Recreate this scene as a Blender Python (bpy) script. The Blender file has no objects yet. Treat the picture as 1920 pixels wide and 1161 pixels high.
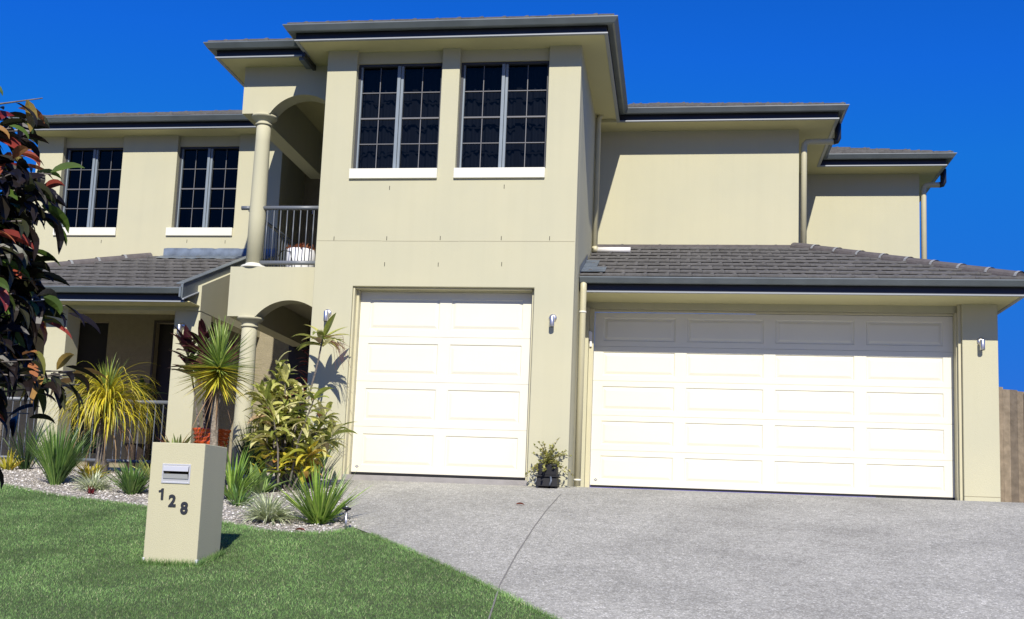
import bpy, bmesh, math, random
import numpy as np
from mathutils import Vector, Matrix
random.seed(7)
rnd = random.random
def U(a, b): return random.uniform(a, b)
R = math.radians
scene = bpy.context.scene
col = scene.collection

# ------------------------------------------------------------------ materials
def mat(name, base, rough=.6, metal=0, spec=.5, noise=0, nscale=8, bump=0, bscale=60, col2=None, island=None, tl=0, detail=4, coat=0):
    m = bpy.data.materials.new(name); m.use_nodes = True
    nt = m.node_tree; N = nt.nodes; L = nt.links
    b = N['Principled BSDF']
    b.inputs['Roughness'].default_value = rough; b.inputs['Metallic'].default_value = metal
    b.inputs['Specular IOR Level'].default_value = spec
    b.inputs['Coat Weight'].default_value = coat
    b.inputs['Base Color'].default_value = (*base, 1)
    tc = N.new('ShaderNodeTexCoord')
    out = None
    if island:
        g = N.new('ShaderNodeNewGeometry'); r = N.new('ShaderNodeValToRGB')
        r.color_ramp.interpolation = 'LINEAR'
        el = r.color_ramp.elements
        while len(el) > 1: el.remove(el[0])
        for i, (p, c) in enumerate(island):
            e = el[0] if i == 0 else el.new(p)
            e.position = p; e.color = (*c, 1)
        L.new(g.outputs['Random Per Island'], r.inputs[0]); out = r.outputs[0]
    if noise:
        n = N.new('ShaderNodeTexNoise'); n.inputs['Scale'].default_value = nscale; n.inputs['Detail'].default_value = detail
        L.new(tc.outputs['Object'], n.inputs['Vector'])
        mr = N.new('ShaderNodeMapRange'); mr.inputs[1].default_value = .3; mr.inputs[2].default_value = .7
        L.new(n.outputs[0], mr.inputs[0])
        mx = N.new('ShaderNodeMix'); mx.data_type = 'RGBA'
        L.new(mr.outputs[0], mx.inputs['Factor'])
        c2 = col2 or tuple(c*(1-noise) for c in base)
        if out:
            mx2 = N.new('ShaderNodeMix'); mx2.data_type = 'RGBA'; mx2.blend_type = 'MULTIPLY'
            mx2.inputs['Factor'].default_value = 1
            mx.inputs['A'].default_value = (1, 1, 1, 1); mx.inputs['B'].default_value = (1-noise,)*3+(1,)
            L.new(out, mx2.inputs['A']); L.new(mx.outputs['Result'], mx2.inputs['B']); out = mx2.outputs['Result']
        else:
            mx.inputs['A'].default_value = (*base, 1); mx.inputs['B'].default_value = (*c2, 1)
            out = mx.outputs['Result']
    if out: L.new(out, b.inputs['Base Color'])
    if bump:
        n2 = N.new('ShaderNodeTexNoise'); n2.inputs['Scale'].default_value = bscale; n2.inputs['Detail'].default_value = 3
        L.new(tc.outputs['Object'], n2.inputs['Vector'])
        bp = N.new('ShaderNodeBump'); bp.inputs['Strength'].default_value = bump; bp.inputs['Distance'].default_value = .01
        L.new(n2.outputs[0], bp.inputs['Height']); L.new(bp.outputs[0], b.inputs['Normal'])
    if tl:
        t = N.new('ShaderNodeBsdfTranslucent'); ms = N.new('ShaderNodeMixShader'); ms.inputs[0].default_value = tl
        if out: L.new(out, t.inputs[0])
        else: t.inputs[0].default_value = (*base, 1)
        L.new(b.outputs[0], ms.inputs[1]); L.new(t.outputs[0], ms.inputs[2])
        L.new(ms.outputs[0], N['Material Output'].inputs[0])
    return m

def render_mat(name, base, col2):
    """painted render: faint blotches, vertical rain streaks, sandy bump"""
    m = mat(name, base, rough=.85, spec=.25, noise=.1, nscale=1.1, col2=col2, bump=.35, bscale=140, detail=6)
    nt = m.node_tree; N = nt.nodes; L = nt.links; b = N['Principled BSDF']
    src = b.inputs['Base Color'].links[0].from_socket
    tc = [n for n in N if n.type == 'TEX_COORD'][0]
    mp = N.new('ShaderNodeMapping'); mp.inputs['Scale'].default_value = (9, 9, .35)
    n = N.new('ShaderNodeTexNoise'); n.inputs['Scale'].default_value = 1; n.inputs['Detail'].default_value = 5
    L.new(tc.outputs['Object'], mp.inputs[0]); L.new(mp.outputs[0], n.inputs['Vector'])
    mr = N.new('ShaderNodeMapRange'); mr.inputs[1].default_value = .45; mr.inputs[2].default_value = .8; mr.inputs[3].default_value = 0; mr.inputs[4].default_value = .10
    L.new(n.outputs[0], mr.inputs[0])
    mx = N.new('ShaderNodeMix'); mx.data_type = 'RGBA'
    L.new(mr.outputs[0], mx.inputs['Factor']); L.new(src, mx.inputs['A']); mx.inputs['B'].default_value = (base[0]*.72, base[1]*.72, base[2]*.70, 1)
    L.new(mx.outputs['Result'], b.inputs['Base Color'])
    return m

M = {}
M['wall'] = render_mat('cream_render', (.54, .51, .345), (.50, .48, .335))
M['trim'] = mat('pale_trim_paint', (.76, .74, .63), .6, noise=.05, nscale=3, bump=.1)
M['frame_paint'] = mat('door_frame_paint', (.56, .52, .34), .5, noise=.06, nscale=4)
M['soffit'] = mat('soffit_sheet', (.60, .555, .30), .7, noise=.08, nscale=1.5)
M['door'] = mat('garage_door_paint', (.77, .74, .60), .42, spec=.4, noise=.03, nscale=2)
M['gutter'] = mat('gutter_steel_paint', (.145, .17, .182), .4, spec=.6, noise=.25, nscale=3, bump=.06, bscale=6)
M['fascia'] = mat('fascia_paint', (.02, .022, .028), .4, noise=.2, nscale=5)
M['bead'] = mat('fascia_edge_metal', (.30, .32, .34), .4)
M['tile'] = mat('roof_tile', (.1, .096, .095), .8, spec=.3, noise=.3, nscale=14, bump=.5, bscale=90,
                island=[(0, (.132, .127, .120)), (.5, (.145, .140, .132)), (1, (.158, .152, .144))])
M['cap'] = mat('ridge_cap', (.13, .115, .11), .8, noise=.3, nscale=12, bump=.5, bscale=80)
M['mortar'] = mat('cap_mortar', (.30, .31, .31), .9, noise=.3, nscale=30)
M['flash'] = mat('flashing_metal', (.20, .245, .30), .42, metal=.35, noise=.45, nscale=7, bump=.3, bscale=9)
M['winframe'] = mat('window_frame_paint', (.22, .26, .29), .4, noise=.1, nscale=6)
M['winframe_d'] = mat('window_outer_frame', (.03, .033, .04), .5)
M['muntin'] = mat('glazing_bar', (.14, .14, .145), .5)
M['rail'] = mat('rail_paint', (.15, .165, .185), .35, noise=.1, nscale=8)
M['chrome'] = mat('brushed_steel', (.72, .70, .68), .38, metal=1)
M['black'] = mat('black_plastic', (.012, .012, .014), .6, spec=.3)
M['slot'] = mat('letter_slot_metal', (.62, .62, .62), .4, metal=.35)
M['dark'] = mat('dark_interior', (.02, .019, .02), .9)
M['darkdoor'] = mat('dark_timber_door', (.018, .014, .014), .5, noise=.3, nscale=9)
M['shade_render'] = mat('shade_darkened_render', (.30, .26, .17), .9, noise=.12, nscale=14, bump=.6, bscale=40)  # house render painted darker, standing in for shade on recessed back walls
M['pvc'] = mat('white_pvc', (.8, .78, .75), .4)
M['pipe'] = mat('downpipe_paint', (.56, .52, .34), .42, noise=.08, nscale=4)
M['curtain'] = mat('curtain_cloth', (.17, .20, .26), .9)
M['curtain2'] = mat('curtain_trim', (.13, .15, .19), .9)
M['gravelp'] = mat('pebbles', (.4, .38, .36), .8, island=[(0, (.17, .15, .12)), (.35, (.36, .32, .26)), (.8, (.50, .46, .40)), (1, (.80, .77, .72))])
M['terra'] = mat('orange_glaze', (.62, .10, .02), .25, noise=.2, nscale=10)
M['brownpot'] = mat('brown_glaze', (.16, .03, .02), .35, noise=.3, nscale=8)
M['bark'] = mat('grey_bark', (.22, .19, .16), .9, noise=.6, nscale=25, bump=.8, bscale=30)
M['yuccabark'] = mat('yucca_bark', (.36, .30, .22), .9, noise=.6, nscale=40, bump=1, bscale=50)
M['soil'] = mat('soil', (.035, .024, .018), .95, bump=1, bscale=40)
M['mulch'] = mat('bark_mulch', (.5, .2, .08), .9, noise=.4, nscale=30)
M['number'] = mat('number_metal', (.03, .032, .036), .35)
M['wood'] = mat('fence_timber', (.3, .2, .13), .85, bump=.5, bscale=20, noise=.35, nscale=9,
                island=[(0, (.28, .23, .18)), (.35, (.46, .37, .27)), (.7, (.50, .46, .41)), (1, (.38, .36, .35))])
M['baglite'] = mat('white_pot', (.8, .8, .8), .5)
M['litter'] = mat('dry_leaf', (.35, .06, .02), .6)
M['plaster'] = mat('footing_plaster', (.6, .6, .62), .9)
def leafmat(name, ramp, tl=.25, rough=.4, spec=.5, noise=.25, ns=30):
    return mat(name, ramp[0][1], rough, island=ramp, tl=tl, spec=spec, noise=noise, nscale=ns)
M['pony'] = leafmat('ponytail_leaf', [(0, (.25, .30, .05)), (.3, (.60, .55, .04)), (.8, (.85, .70, .05)), (1, (.62, .50, .2))], noise=.1, tl=.35)
M['ponyup'] = leafmat('ponytail_young_leaf', [(0, (.18, .28, .05)), (.6, (.32, .42, .07)), (1, (.48, .48, .08))])
M['yucca'] = leafmat('yucca_leaf', [(0, (.15, .25, .05)), (.5, (.30, .43, .08)), (1, (.50, .58, .17))])
M['yuccay'] = leafmat('yucca_old_leaf', [(0, (.45, .48, .06)), (.6, (.82, .70, .06)), (1, (.68, .42, .10))])
M['dry'] = leafmat('dead_leaf', [(0, (.28, .16, .08)), (.6, (.42, .28, .15)), (1, (.2, .1, .05))], tl=.1, rough=.8)
M['strap'] = leafmat('strap_leaf', [(0, (.08, .17, .04)), (.6, (.16, .30, .06)), (1, (.32, .46, .12))])
M['strapl'] = leafmat('bright_strap_leaf', [(0, (.12, .23, .03)), (.6, (.26, .44, .06)), (1, (.48, .62, .13))])
M['strapd'] = leafmat('dark_strap_leaf', [(0, (.02, .045, .018)), (.6, (.05, .10, .03)), (1, (.13, .19, .05))])
M['varieg'] = leafmat('variegated_leaf', [(0, (.40, .48, .20)), (.5, (.72, .78, .48)), (1, (.9, .92, .70))])
M['croton'] = leafmat('croton_leaf', [(0, (.16, .21, .04)), (.22, (.42, .48, .09)), (.6, (.76, .74, .22)), (.92, (.92, .86, .46)), (1, (.32, .10, .05))], tl=.38, noise=.35, ns=45)
M['crotonlow'] = leafmat('croton_low_leaf', [(0, (.22, .28, .04)), (.5, (.68, .60, .06)), (.85, (.85, .70, .08)), (1, (.6, .25, .08))], tl=.35, noise=.25, ns=30)
M['agave'] = leafmat('agave_leaf', [(0, (.2, .36, .09)), (1, (.38, .52, .17))])
M['brom'] = leafmat('bromeliad_leaf', [(0, (.22, .35, .09)), (.5, (.36, .42, .13)), (.7, (.5, .18, .10)), (1, (.42, .14, .08))])
M['cordy'] = leafmat('purple_leaf', [(0, (.03, .009, .012)), (.5, (.08, .018, .025)), (.8, (.30, .09, .10)), (1, (.45, .2, .12))], tl=.15)
M['redleaf'] = leafmat('red_leaf', [(0, (.12, .01, .015)), (1, (.28, .03, .035))])
M['treedark'] = leafmat('tree_dark_leaf', [(0, (.006, .005, .005)), (.5, (.018, .012, .010)), (.8, (.035, .04, .015)), (.93, (.07, .12, .02)), (1, (.10, .18, .03))], tl=.08, rough=.4, spec=.3, noise=.2, ns=20)
M['treered'] = leafmat('tree_new_leaf', [(0, (.26, .03, .03)), (.25, (.38, .07, .045)), (.5, (.48, .17, .07)), (.85, (.46, .26, .08)), (1, (.24, .26, .05))], tl=.25, rough=.3, noise=.25, ns=18)
M['jade'] = leafmat('pot_plant_leaf', [(0, (.18, .2, .04)), (.6, (.50, .50, .10)), (1, (.62, .52, .2))])

def glass_mat():
    m = bpy.data.materials.new('window_glass'); m.use_nodes = True
    nt = m.node_tree; N = nt.nodes; L = nt.links; N.clear()
    o = N.new('ShaderNodeOutputMaterial'); t = N.new('ShaderNodeBsdfTransparent'); g = N.new('ShaderNodeBsdfGlossy')
    t.inputs[0].default_value = (.20, .205, .22, 1); g.inputs['Roughness'].default_value = .06
    g.inputs[0].default_value = (.55, .50, .45, 1)
    f = N.new('ShaderNodeFresnel'); f.inputs[0].default_value = 1.45
    ms = N.new('ShaderNodeMixShader'); L.new(f.outputs[0], ms.inputs[0]); L.new(t.outputs[0], ms.inputs[1]); L.new(g.outputs[0], ms.inputs[2])
    L.new(ms.outputs[0], o.inputs[0]); return m
M['glass'] = glass_mat()

def driveway_mat():
    m = bpy.data.materials.new('exposed_aggregate'); m.use_nodes = True
    nt = m.node_tree; N = nt.nodes; L = nt.links; b = N['Principled BSDF']
    b.inputs['Roughness'].default_value = .75; b.inputs['Specular IOR Level'].default_value = .35
    tc = N.new('ShaderNodeTexCoord')
    v = N.new('ShaderNodeTexVoronoi'); v.inputs['Scale'].default_value = 95
    L.new(tc.outputs['Object'], v.inputs['Vector'])
    r = N.new('ShaderNodeValToRGB'); el = r.color_ramp.elements
    el[0].position = 0; el[0].color = (.25, .24, .20, 1); el[1].position = 1; el[1].color = (.68, .655, .58, 1)
    for p, c in ((.3, (.32, .308, .26)), (.6, (.375, .36, .308)), (.85, (.44, .425, .365))):
        e = el.new(p); e.color = (*c, 1)
    sx = N.new('ShaderNodeSeparateColor'); L.new(v.outputs['Color'], sx.inputs[0]); L.new(sx.outputs[0], r.inputs[0])
    # large soft stains
    n = N.new('ShaderNodeTexNoise'); n.inputs['Scale'].default_value = .9; n.inputs['Detail'].default_value = 7; n.inputs['Roughness'].default_value = .6
    L.new(tc.outputs['Object'], n.inputs['Vector'])
    mr = N.new('ShaderNodeMapRange'); mr.inputs[1].default_value = .3; mr.inputs[2].default_value = .7; mr.inputs[3].default_value = .80; mr.inputs[4].default_value = 1.18
    L.new(n.outputs[0], mr.inputs[0])
    n4 = N.new('ShaderNodeTexNoise'); n4.inputs['Scale'].default_value = 14; n4.inputs['Detail'].default_value = 4
    L.new(tc.outputs['Object'], n4.inputs['Vector'])
    mr4 = N.new('ShaderNodeMapRange'); mr4.inputs[1].default_value = .3; mr4.inputs[2].default_value = .7; mr4.inputs[3].default_value = .85; mr4.inputs[4].default_value = 1.15
    L.new(n4.outputs[0], mr4.inputs[0])
    mu = N.new('ShaderNodeMath'); mu.operation = 'MULTIPLY'; L.new(mr.outputs[0], mu.inputs[0]); L.new(mr4.outputs[0], mu.inputs[1])
    vm = N.new('ShaderNodeVectorMath'); vm.operation = 'SCALE'; L.new(r.outputs[0], vm.inputs[0]); L.new(mu.outputs[0], vm.inputs['Scale'])
    L.new(vm.outputs[0], b.inputs['Base Color'])
    bp = N.new('ShaderNodeBump'); bp.inputs['Strength'].default_value = .8; bp.inputs['Distance'].default_value = .006; bp.invert = True
    L.new(v.outputs['Distance'], bp.inputs['Height']); L.new(bp.outputs[0], b.inputs['Normal'])
    return m
M['drive'] = driveway_mat()
M['gravel'] = mat('garden_gravel', (.42, .39, .34), .95, noise=.5, nscale=55, col2=(.20, .18, .15), bump=1, bscale=70)
M['lawnbase'] = mat('lawn_soil', (.08, .12, .035), .95, noise=.6, nscale=30, bump=1, bscale=50)
M['ground'] = mat('bare_ground', (.09, .11, .05), .95, noise=.4, nscale=.6)
M['kerb'] = mat('plain_concrete', (.34, .32, .30), .85, noise=.2, nscale=6, bump=.4)

def grass_mat():
    m = leafmat('lawn_blade', [(0, (.12, .23, .07)), (.5, (.19, .335, .10)), (.85, (.26, .42, .13)), (1, (.50, .52, .28))], tl=.3, rough=.55, spec=.25, noise=0)
    nt = m.node_tree; N = nt.nodes; L = nt.links; b = N['Principled BSDF']
    src = b.inputs['Base Color'].links[0].from_socket
    tc = N.new('ShaderNodeTexCoord'); n = N.new('ShaderNodeTexNoise'); n.inputs['Scale'].default_value = 1.5; n.inputs['Detail'].default_value = 9; n.inputs['Roughness'].default_value = .65
    L.new(tc.outputs['Object'], n.inputs['Vector'])
    mr = N.new('ShaderNodeMapRange'); mr.inputs[1].default_value = .35; mr.inputs[2].default_value = .65; mr.inputs[3].default_value = .70; mr.inputs[4].default_value = 1.42
    L.new(n.outputs[0], mr.inputs[0])
    vm = N.new('ShaderNodeVectorMath'); vm.operation = 'SCALE'; L.new(src, vm.inputs[0]); L.new(mr.outputs[0], vm.inputs['Scale'])
    L.new(vm.outputs[0], b.inputs['Base Color'])
    for n_ in N:
        if n_.type == 'BSDF_TRANSLUCENT': L.new(vm.outputs[0], n_.inputs[0])
    return m
M['grass'] = grass_mat()

# ------------------------------------------------------------------ helpers
WL = {}
def tag(o, label=None, cat=None, group=None, kind=None):
    if label: o['label'] = label
    if cat: o['category'] = cat
    if group: o['group'] = group
    if kind: o['kind'] = kind
    return o
def thing(name, loc, label, cat, group=None):
    o = bpy.data.objects.new(name, None); col.objects.link(o); o.location = loc; o.empty_display_size = .2
    WL[o.name] = Vector(loc); tag(o, label, cat, group); return o
class MB:
    def __init__(s): s.v = []; s.f = []
    def add(s, vs, fs):
        k = len(s.v); s.v += [tuple(v) for v in vs]; s.f += [tuple(i+k for i in f) for f in fs]; return s
    def box(s, x0, x1, y0, y1, z0, z1):
        return s.add([(x0,y0,z0),(x1,y0,z0),(x1,y1,z0),(x0,y1,z0),(x0,y0,z1),(x1,y0,z1),(x1,y1,z1),(x0,y1,z1)],
                     [(0,3,2,1),(4,5,6,7),(0,1,5,4),(1,2,6,5),(2,3,7,6),(3,0,4,7)])
    def tube(s, pts, r, n=10, cap=True):
        pts = [Vector(p) for p in pts]; rs = r if isinstance(r, (list, tuple)) else [r]*len(pts)
        k = len(s.v); prev = None; vs = []
        for i, p in enumerate(pts):
            d = (pts[min(i+1, len(pts)-1)]-pts[max(i-1, 0)]).normalized()
            a = (Vector((0,0,1)) if abs(d.z) < .9 else Vector((1,0,0))) if prev is None else prev
            u = (a-d*a.dot(d)).normalized(); prev = u; w = d.cross(u)
            for j in range(n):
                t = 2*math.pi*j/n; vs.append(p+(u*math.cos(t)+w*math.sin(t))*rs[i])
        fs = [(i*n+j, i*n+(j+1) % n, (i+1)*n+(j+1) % n, (i+1)*n+j) for i in range(len(pts)-1) for j in range(n)]
        if cap: fs += [tuple(reversed(range(n))), tuple(range((len(pts)-1)*n, len(pts)*n))]
        return s.add(vs, fs)
    def lathe(s, c, prof, n=32, cap=True):
        vs = [(c[0]+r*math.cos(2*math.pi*j/n), c[1]+r*math.sin(2*math.pi*j/n), c[2]+z) for r, z in prof for j in range(n)]
        fs = [(i*n+j, i*n+(j+1) % n, (i+1)*n+(j+1) % n, (i+1)*n+j) for i in range(len(prof)-1) for j in range(n)]
        if cap: fs += [tuple(reversed(range(n))), tuple(range((len(prof)-1)*n, len(prof)*n))]
        return s.add(vs, fs)
    def prism(s, poly, y0, y1):
        """poly of (x,z) extruded along y"""
        n = len(poly)
        return s.add([(x, y0, z) for x, z in poly]+[(x, y1, z) for x, z in poly],
                     [tuple(range(n)), tuple(reversed(range(n, 2*n)))]+[(i, i+n, (i+1) % n+n, (i+1) % n) for i in range(n)])
    def slab(s, poly, z0, z1):
        n = len(poly)
        return s.add([(x, y, z0) for x, y in poly]+[(x, y, z1) for x, y in poly],
                     [tuple(reversed(range(n))), tuple(range(n, 2*n))]+[(i, (i+1) % n, (i+1) % n+n, i+n) for i in range(n)])
    def sweep(s, path, prof, closed_prof=True):
        """path of (x,y); profile of (out,z); out is to the right of travel; mitred"""
        P = [Vector(p) for p in path]; n = len(prof); vs = []
        for i, p in enumerate(P):
            d1 = (P[i]-P[i-1]).normalized() if i > 0 else None
            d2 = (P[i+1]-P[i]).normalized() if i < len(P)-1 else None
            n1 = Vector((d1.y, -d1.x)) if d1 else None; n2 = Vector((d2.y, -d2.x)) if d2 else None
            if n1 is None: m = n2
            elif n2 is None: m = n1
            else: m = (n1+n2)/(1+n1.dot(n2))
            for o, z in prof: vs.append((p.x+m.x*o, p.y+m.y*o, z))
        fs = []
        for i in range(len(P)-1):
            for j in range(n if closed_prof else n-1):
                fs.append((i*n+j, (i+1)*n+j, (i+1)*n+(j+1) % n, i*n+(j+1) % n))
        if closed_prof: fs += [tuple(range(n)), tuple(reversed(range((len(P)-1)*n, len(P)*n)))]
        return s.add(vs, fs)
    def leaf(s, p, d, L_, w, droop=.5, seg=6, shape='strap', fold=.25, twist=0, side=None):
        p = Vector(p); d = Vector(d).normalized(); st = L_/seg
        sd = side or d.cross(Vector((0,0,1)))
        if sd.length < .1: sd = Vector((1,0,0))
        sd = Vector(sd).normalized()
        if twist: sd = Matrix.Rotation(twist, 3, d) @ sd
        vs = []; fs = []
        for i in range(seg+1):
            t = i/seg
            if shape == 'strap': ww = min(1, .6+t*3)*(1-max(0, (t-.55)/.45)**1.6)
            elif shape == 'taper': ww = (1-t)**.7*min(1, .75+t*2)
            else: ww = math.sin(math.pi*(t**.8*.97+.02))**.85
            ww = max(ww, .04)*w*.5
            up = sd.cross(d).normalized()
            vs += [p-sd*ww+up*ww*fold, p-up*ww*fold*.3, p+sd*ww+up*ww*fold]
            if i < seg:
                p = p+d*st
                ax = d.cross(Vector((0,0,-1)))
                if ax.length > 1e-3: d = Matrix.Rotation(min(droop/seg*(.5+t), ax.length*1.2), 3, ax.normalized()) @ d
                sd = (sd-d*sd.dot(d)).normalized()
        for i in range(seg):
            k = i*3; fs += [(k, k+1, k+4, k+3), (k+1, k+2, k+5, k+4)]
        return s.add(vs, fs)
    def build(s, name, m, parent=None, smooth=False, bevel=0, seg=2, merge=False, ang=30):
        me = bpy.data.meshes.new(name); me.from_pydata([tuple(v) for v in s.v], [], s.f); me.update()
        if merge:
            bm = bmesh.new(); bm.from_mesh(me); bmesh.ops.remove_doubles(bm, verts=bm.verts, dist=1e-4); bm.to_mesh(me); bm.free()
        return link(name, me, m, parent, smooth, bevel, seg)
def link(name, me, m, parent=None, smooth=False, bevel=0, seg=2):
    o = bpy.data.objects.new(name, me); col.objects.link(o); me.materials.append(m)
    if smooth:
        for p in me.polygons: p.use_smooth = True
    if bevel:
        b = o.modifiers.new('bevel', 'BEVEL'); b.width = bevel; b.segments = seg; b.limit_method = 'ANGLE'; b.angle_limit = R(40)
    if parent:
        o.parent = parent
        if parent.name in WL: o.matrix_parent_inverse = Matrix.Translation(-WL[parent.name])
    return o

def wall_panel(x0, x1, z0, z1, y0, y1, holes):
    """solid wall with rectangular holes (x0,x1,z0,z1), manifold"""
    xs = sorted({x0, x1, *[h[i] for h in holes for i in (0, 1)]}); zs = sorted({z0, z1, *[h[i] for h in holes for i in (2, 3)]})
    xs = [x for x in xs if x0 <= x <= x1]; zs = [z for z in zs if z0 <= z <= z1]
    def solid(i, j):
        if i < 0 or j < 0 or i >= len(xs)-1 or j >= len(zs)-1: return False
        cx = (xs[i]+xs[i+1])/2; cz = (zs[j]+zs[j+1])/2
        return not any(h[0] < cx < h[1] and h[2] < cz < h[3] for h in holes)
    mb = MB(); nx, nz = len(xs), len(zs)
    V = [(x, y0, z) for z in zs for x in xs]+[(x, y1, z) for z in zs for x in xs]; o = nx*nz
    F = []
    for j in range(nz-1):
        for i in range(nx-1):
            if not solid(i, j): continue
            a, b, c, d = j*nx+i, j*nx+i+1, (j+1)*nx+i+1, (j+1)*nx+i
            F += [(a, b, c, d), (d+o, c+o, b+o, a+o)]
            if not solid(i-1, j): F.append((a, d, d+o, a+o))
            if not solid(i+1, j): F.append((b, b+o, c+o, c))
            if not solid(i, j-1): F.append((a, a+o, b+o, b))
            if not solid(i, j+1): F.append((d, c, c+o, d+o))
    mb.add(V, F); return mb

def arch_wall(x0, x1, z0, z1, ax0, ax1, zsp, rise, y0, y1, n=20):
    """wall over a segmental arch springing at zsp (=z0) between ax0 and ax1"""
    h = (ax1-ax0)/2; rad = (h*h+rise*rise)/(2*rise); cx = (ax0+ax1)/2; cz = zsp+rise-rad
    a = math.asin(min(1, h/rad)); arc = [(cx+rad*math.sin(-a+2*a*i/n), cz+rad*math.cos(-a+2*a*i/n)) for i in range(n+1)]
    mb = MB(); lo = []
    if x0 < ax0-1e-4: lo.append((x0, z0))
    lo += arc
    if x1 > ax1+1e-4: lo.append((x1, z0))
    V = []; F = []
    for x, z in lo: V += [(x, y0, z), (x, y0, z1), (x, y1, z), (x, y1, z1)]
    for i in range(len(lo)-1):
        k = 4*i; q = k+4
        F += [(k, q, q+1, k+1), (k+2, k+3, q+3, q+2), (k, k+2, q+2, q), (k+1, q+1, q+3, k+3)]
    e = 4*(len(lo)-1); F += [(0, 1, 3, 2), (e, e+2, e+3, e+1)]
    return mb.add(V, F)

# ------------------------------------------------------------------ key dimensions
ZS, ZG = 5.797, 5.972          # soffit and gutter top of the upper roofs
XL, XR = -1.906, 1.601         # projecting block
YA, XA = .487, -3.30           # portico wall
YW, XW = 3.25, -8.2            # upper left wall
Y1, X1 = 3.33, 4.784           # upper right wall
Y2, X2 = 5.64, 7.092           # far right wall
def gz(y):
    if y > .6: return -.055
    if y > -.6: t = (.6-y)/1.2; return -.055-.102*t*t*.5*2*.5*2 if False else -.055-.17*.6*t*t
    if y > -13: return -.055-.17*(-y)
    return -.055-.17*13
house = thing('house', (1, 3, 0), 'two-storey cream rendered house with two white garage doors and dark tiled roofs', 'house')

# ------------------------------------------------------------------ walls
H1 = (-1.485, -.29, 4.10, ZS+.03); H2 = (-.045, 1.17, 4.10, ZS+.03)
gd = (-1.36, 1.083, -.3, 2.49)
wb = wall_panel(XL, XR, -.30, ZS+.03, 0, .28, [H1, H2, gd])
blk = wb.build('front_wall', M['wall'], house, bevel=.008)
MB().box(XL, XL+.25, .282, 3.3, -.3, ZS+.02).build('side_wall', M['wall'], house)
MB().box(XR-.25, XR, .282, Y1+.3, -.3, ZS+.02).build('side_wall', M['wall'], house)
# upper right walls
MB().box(XR+.002, X1, Y1, Y1+.25, 3.3, ZS+.02).build('upper_wall', M['wall'], house, bevel=.008)
MB().box(X1-.25, X1, Y1+.252, 9, 3.3, ZS+.02).build('side_wall', M['wall'], house)
MB().box(X1+.002, X2, Y2, Y2+.25, 2.9, ZS+.02).build('upper_wall', M['wall'], house, bevel=.008)
MB().box(X2-.25, X2, Y2+.252, 10, 2.9, ZS+.02).build('side_wall', M['wall'], house)
# upper left wall with its two window bays
HL1 = (-7.71, -6.60, 4.155, ZS+.03); HL2 = (-5.60, -4.495, 4.155, ZS+.03)
wall_panel(XW, -3.72, 2.75, ZS+.03, YW, YW+.25, [HL1, HL2]).build('upper_wall', M['wall'], house, bevel=.008)
MB().box(XW, XW+.25, YW+.252, 9, -.3, ZS+.02).build('side_wall', M['wall'], house)

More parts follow.
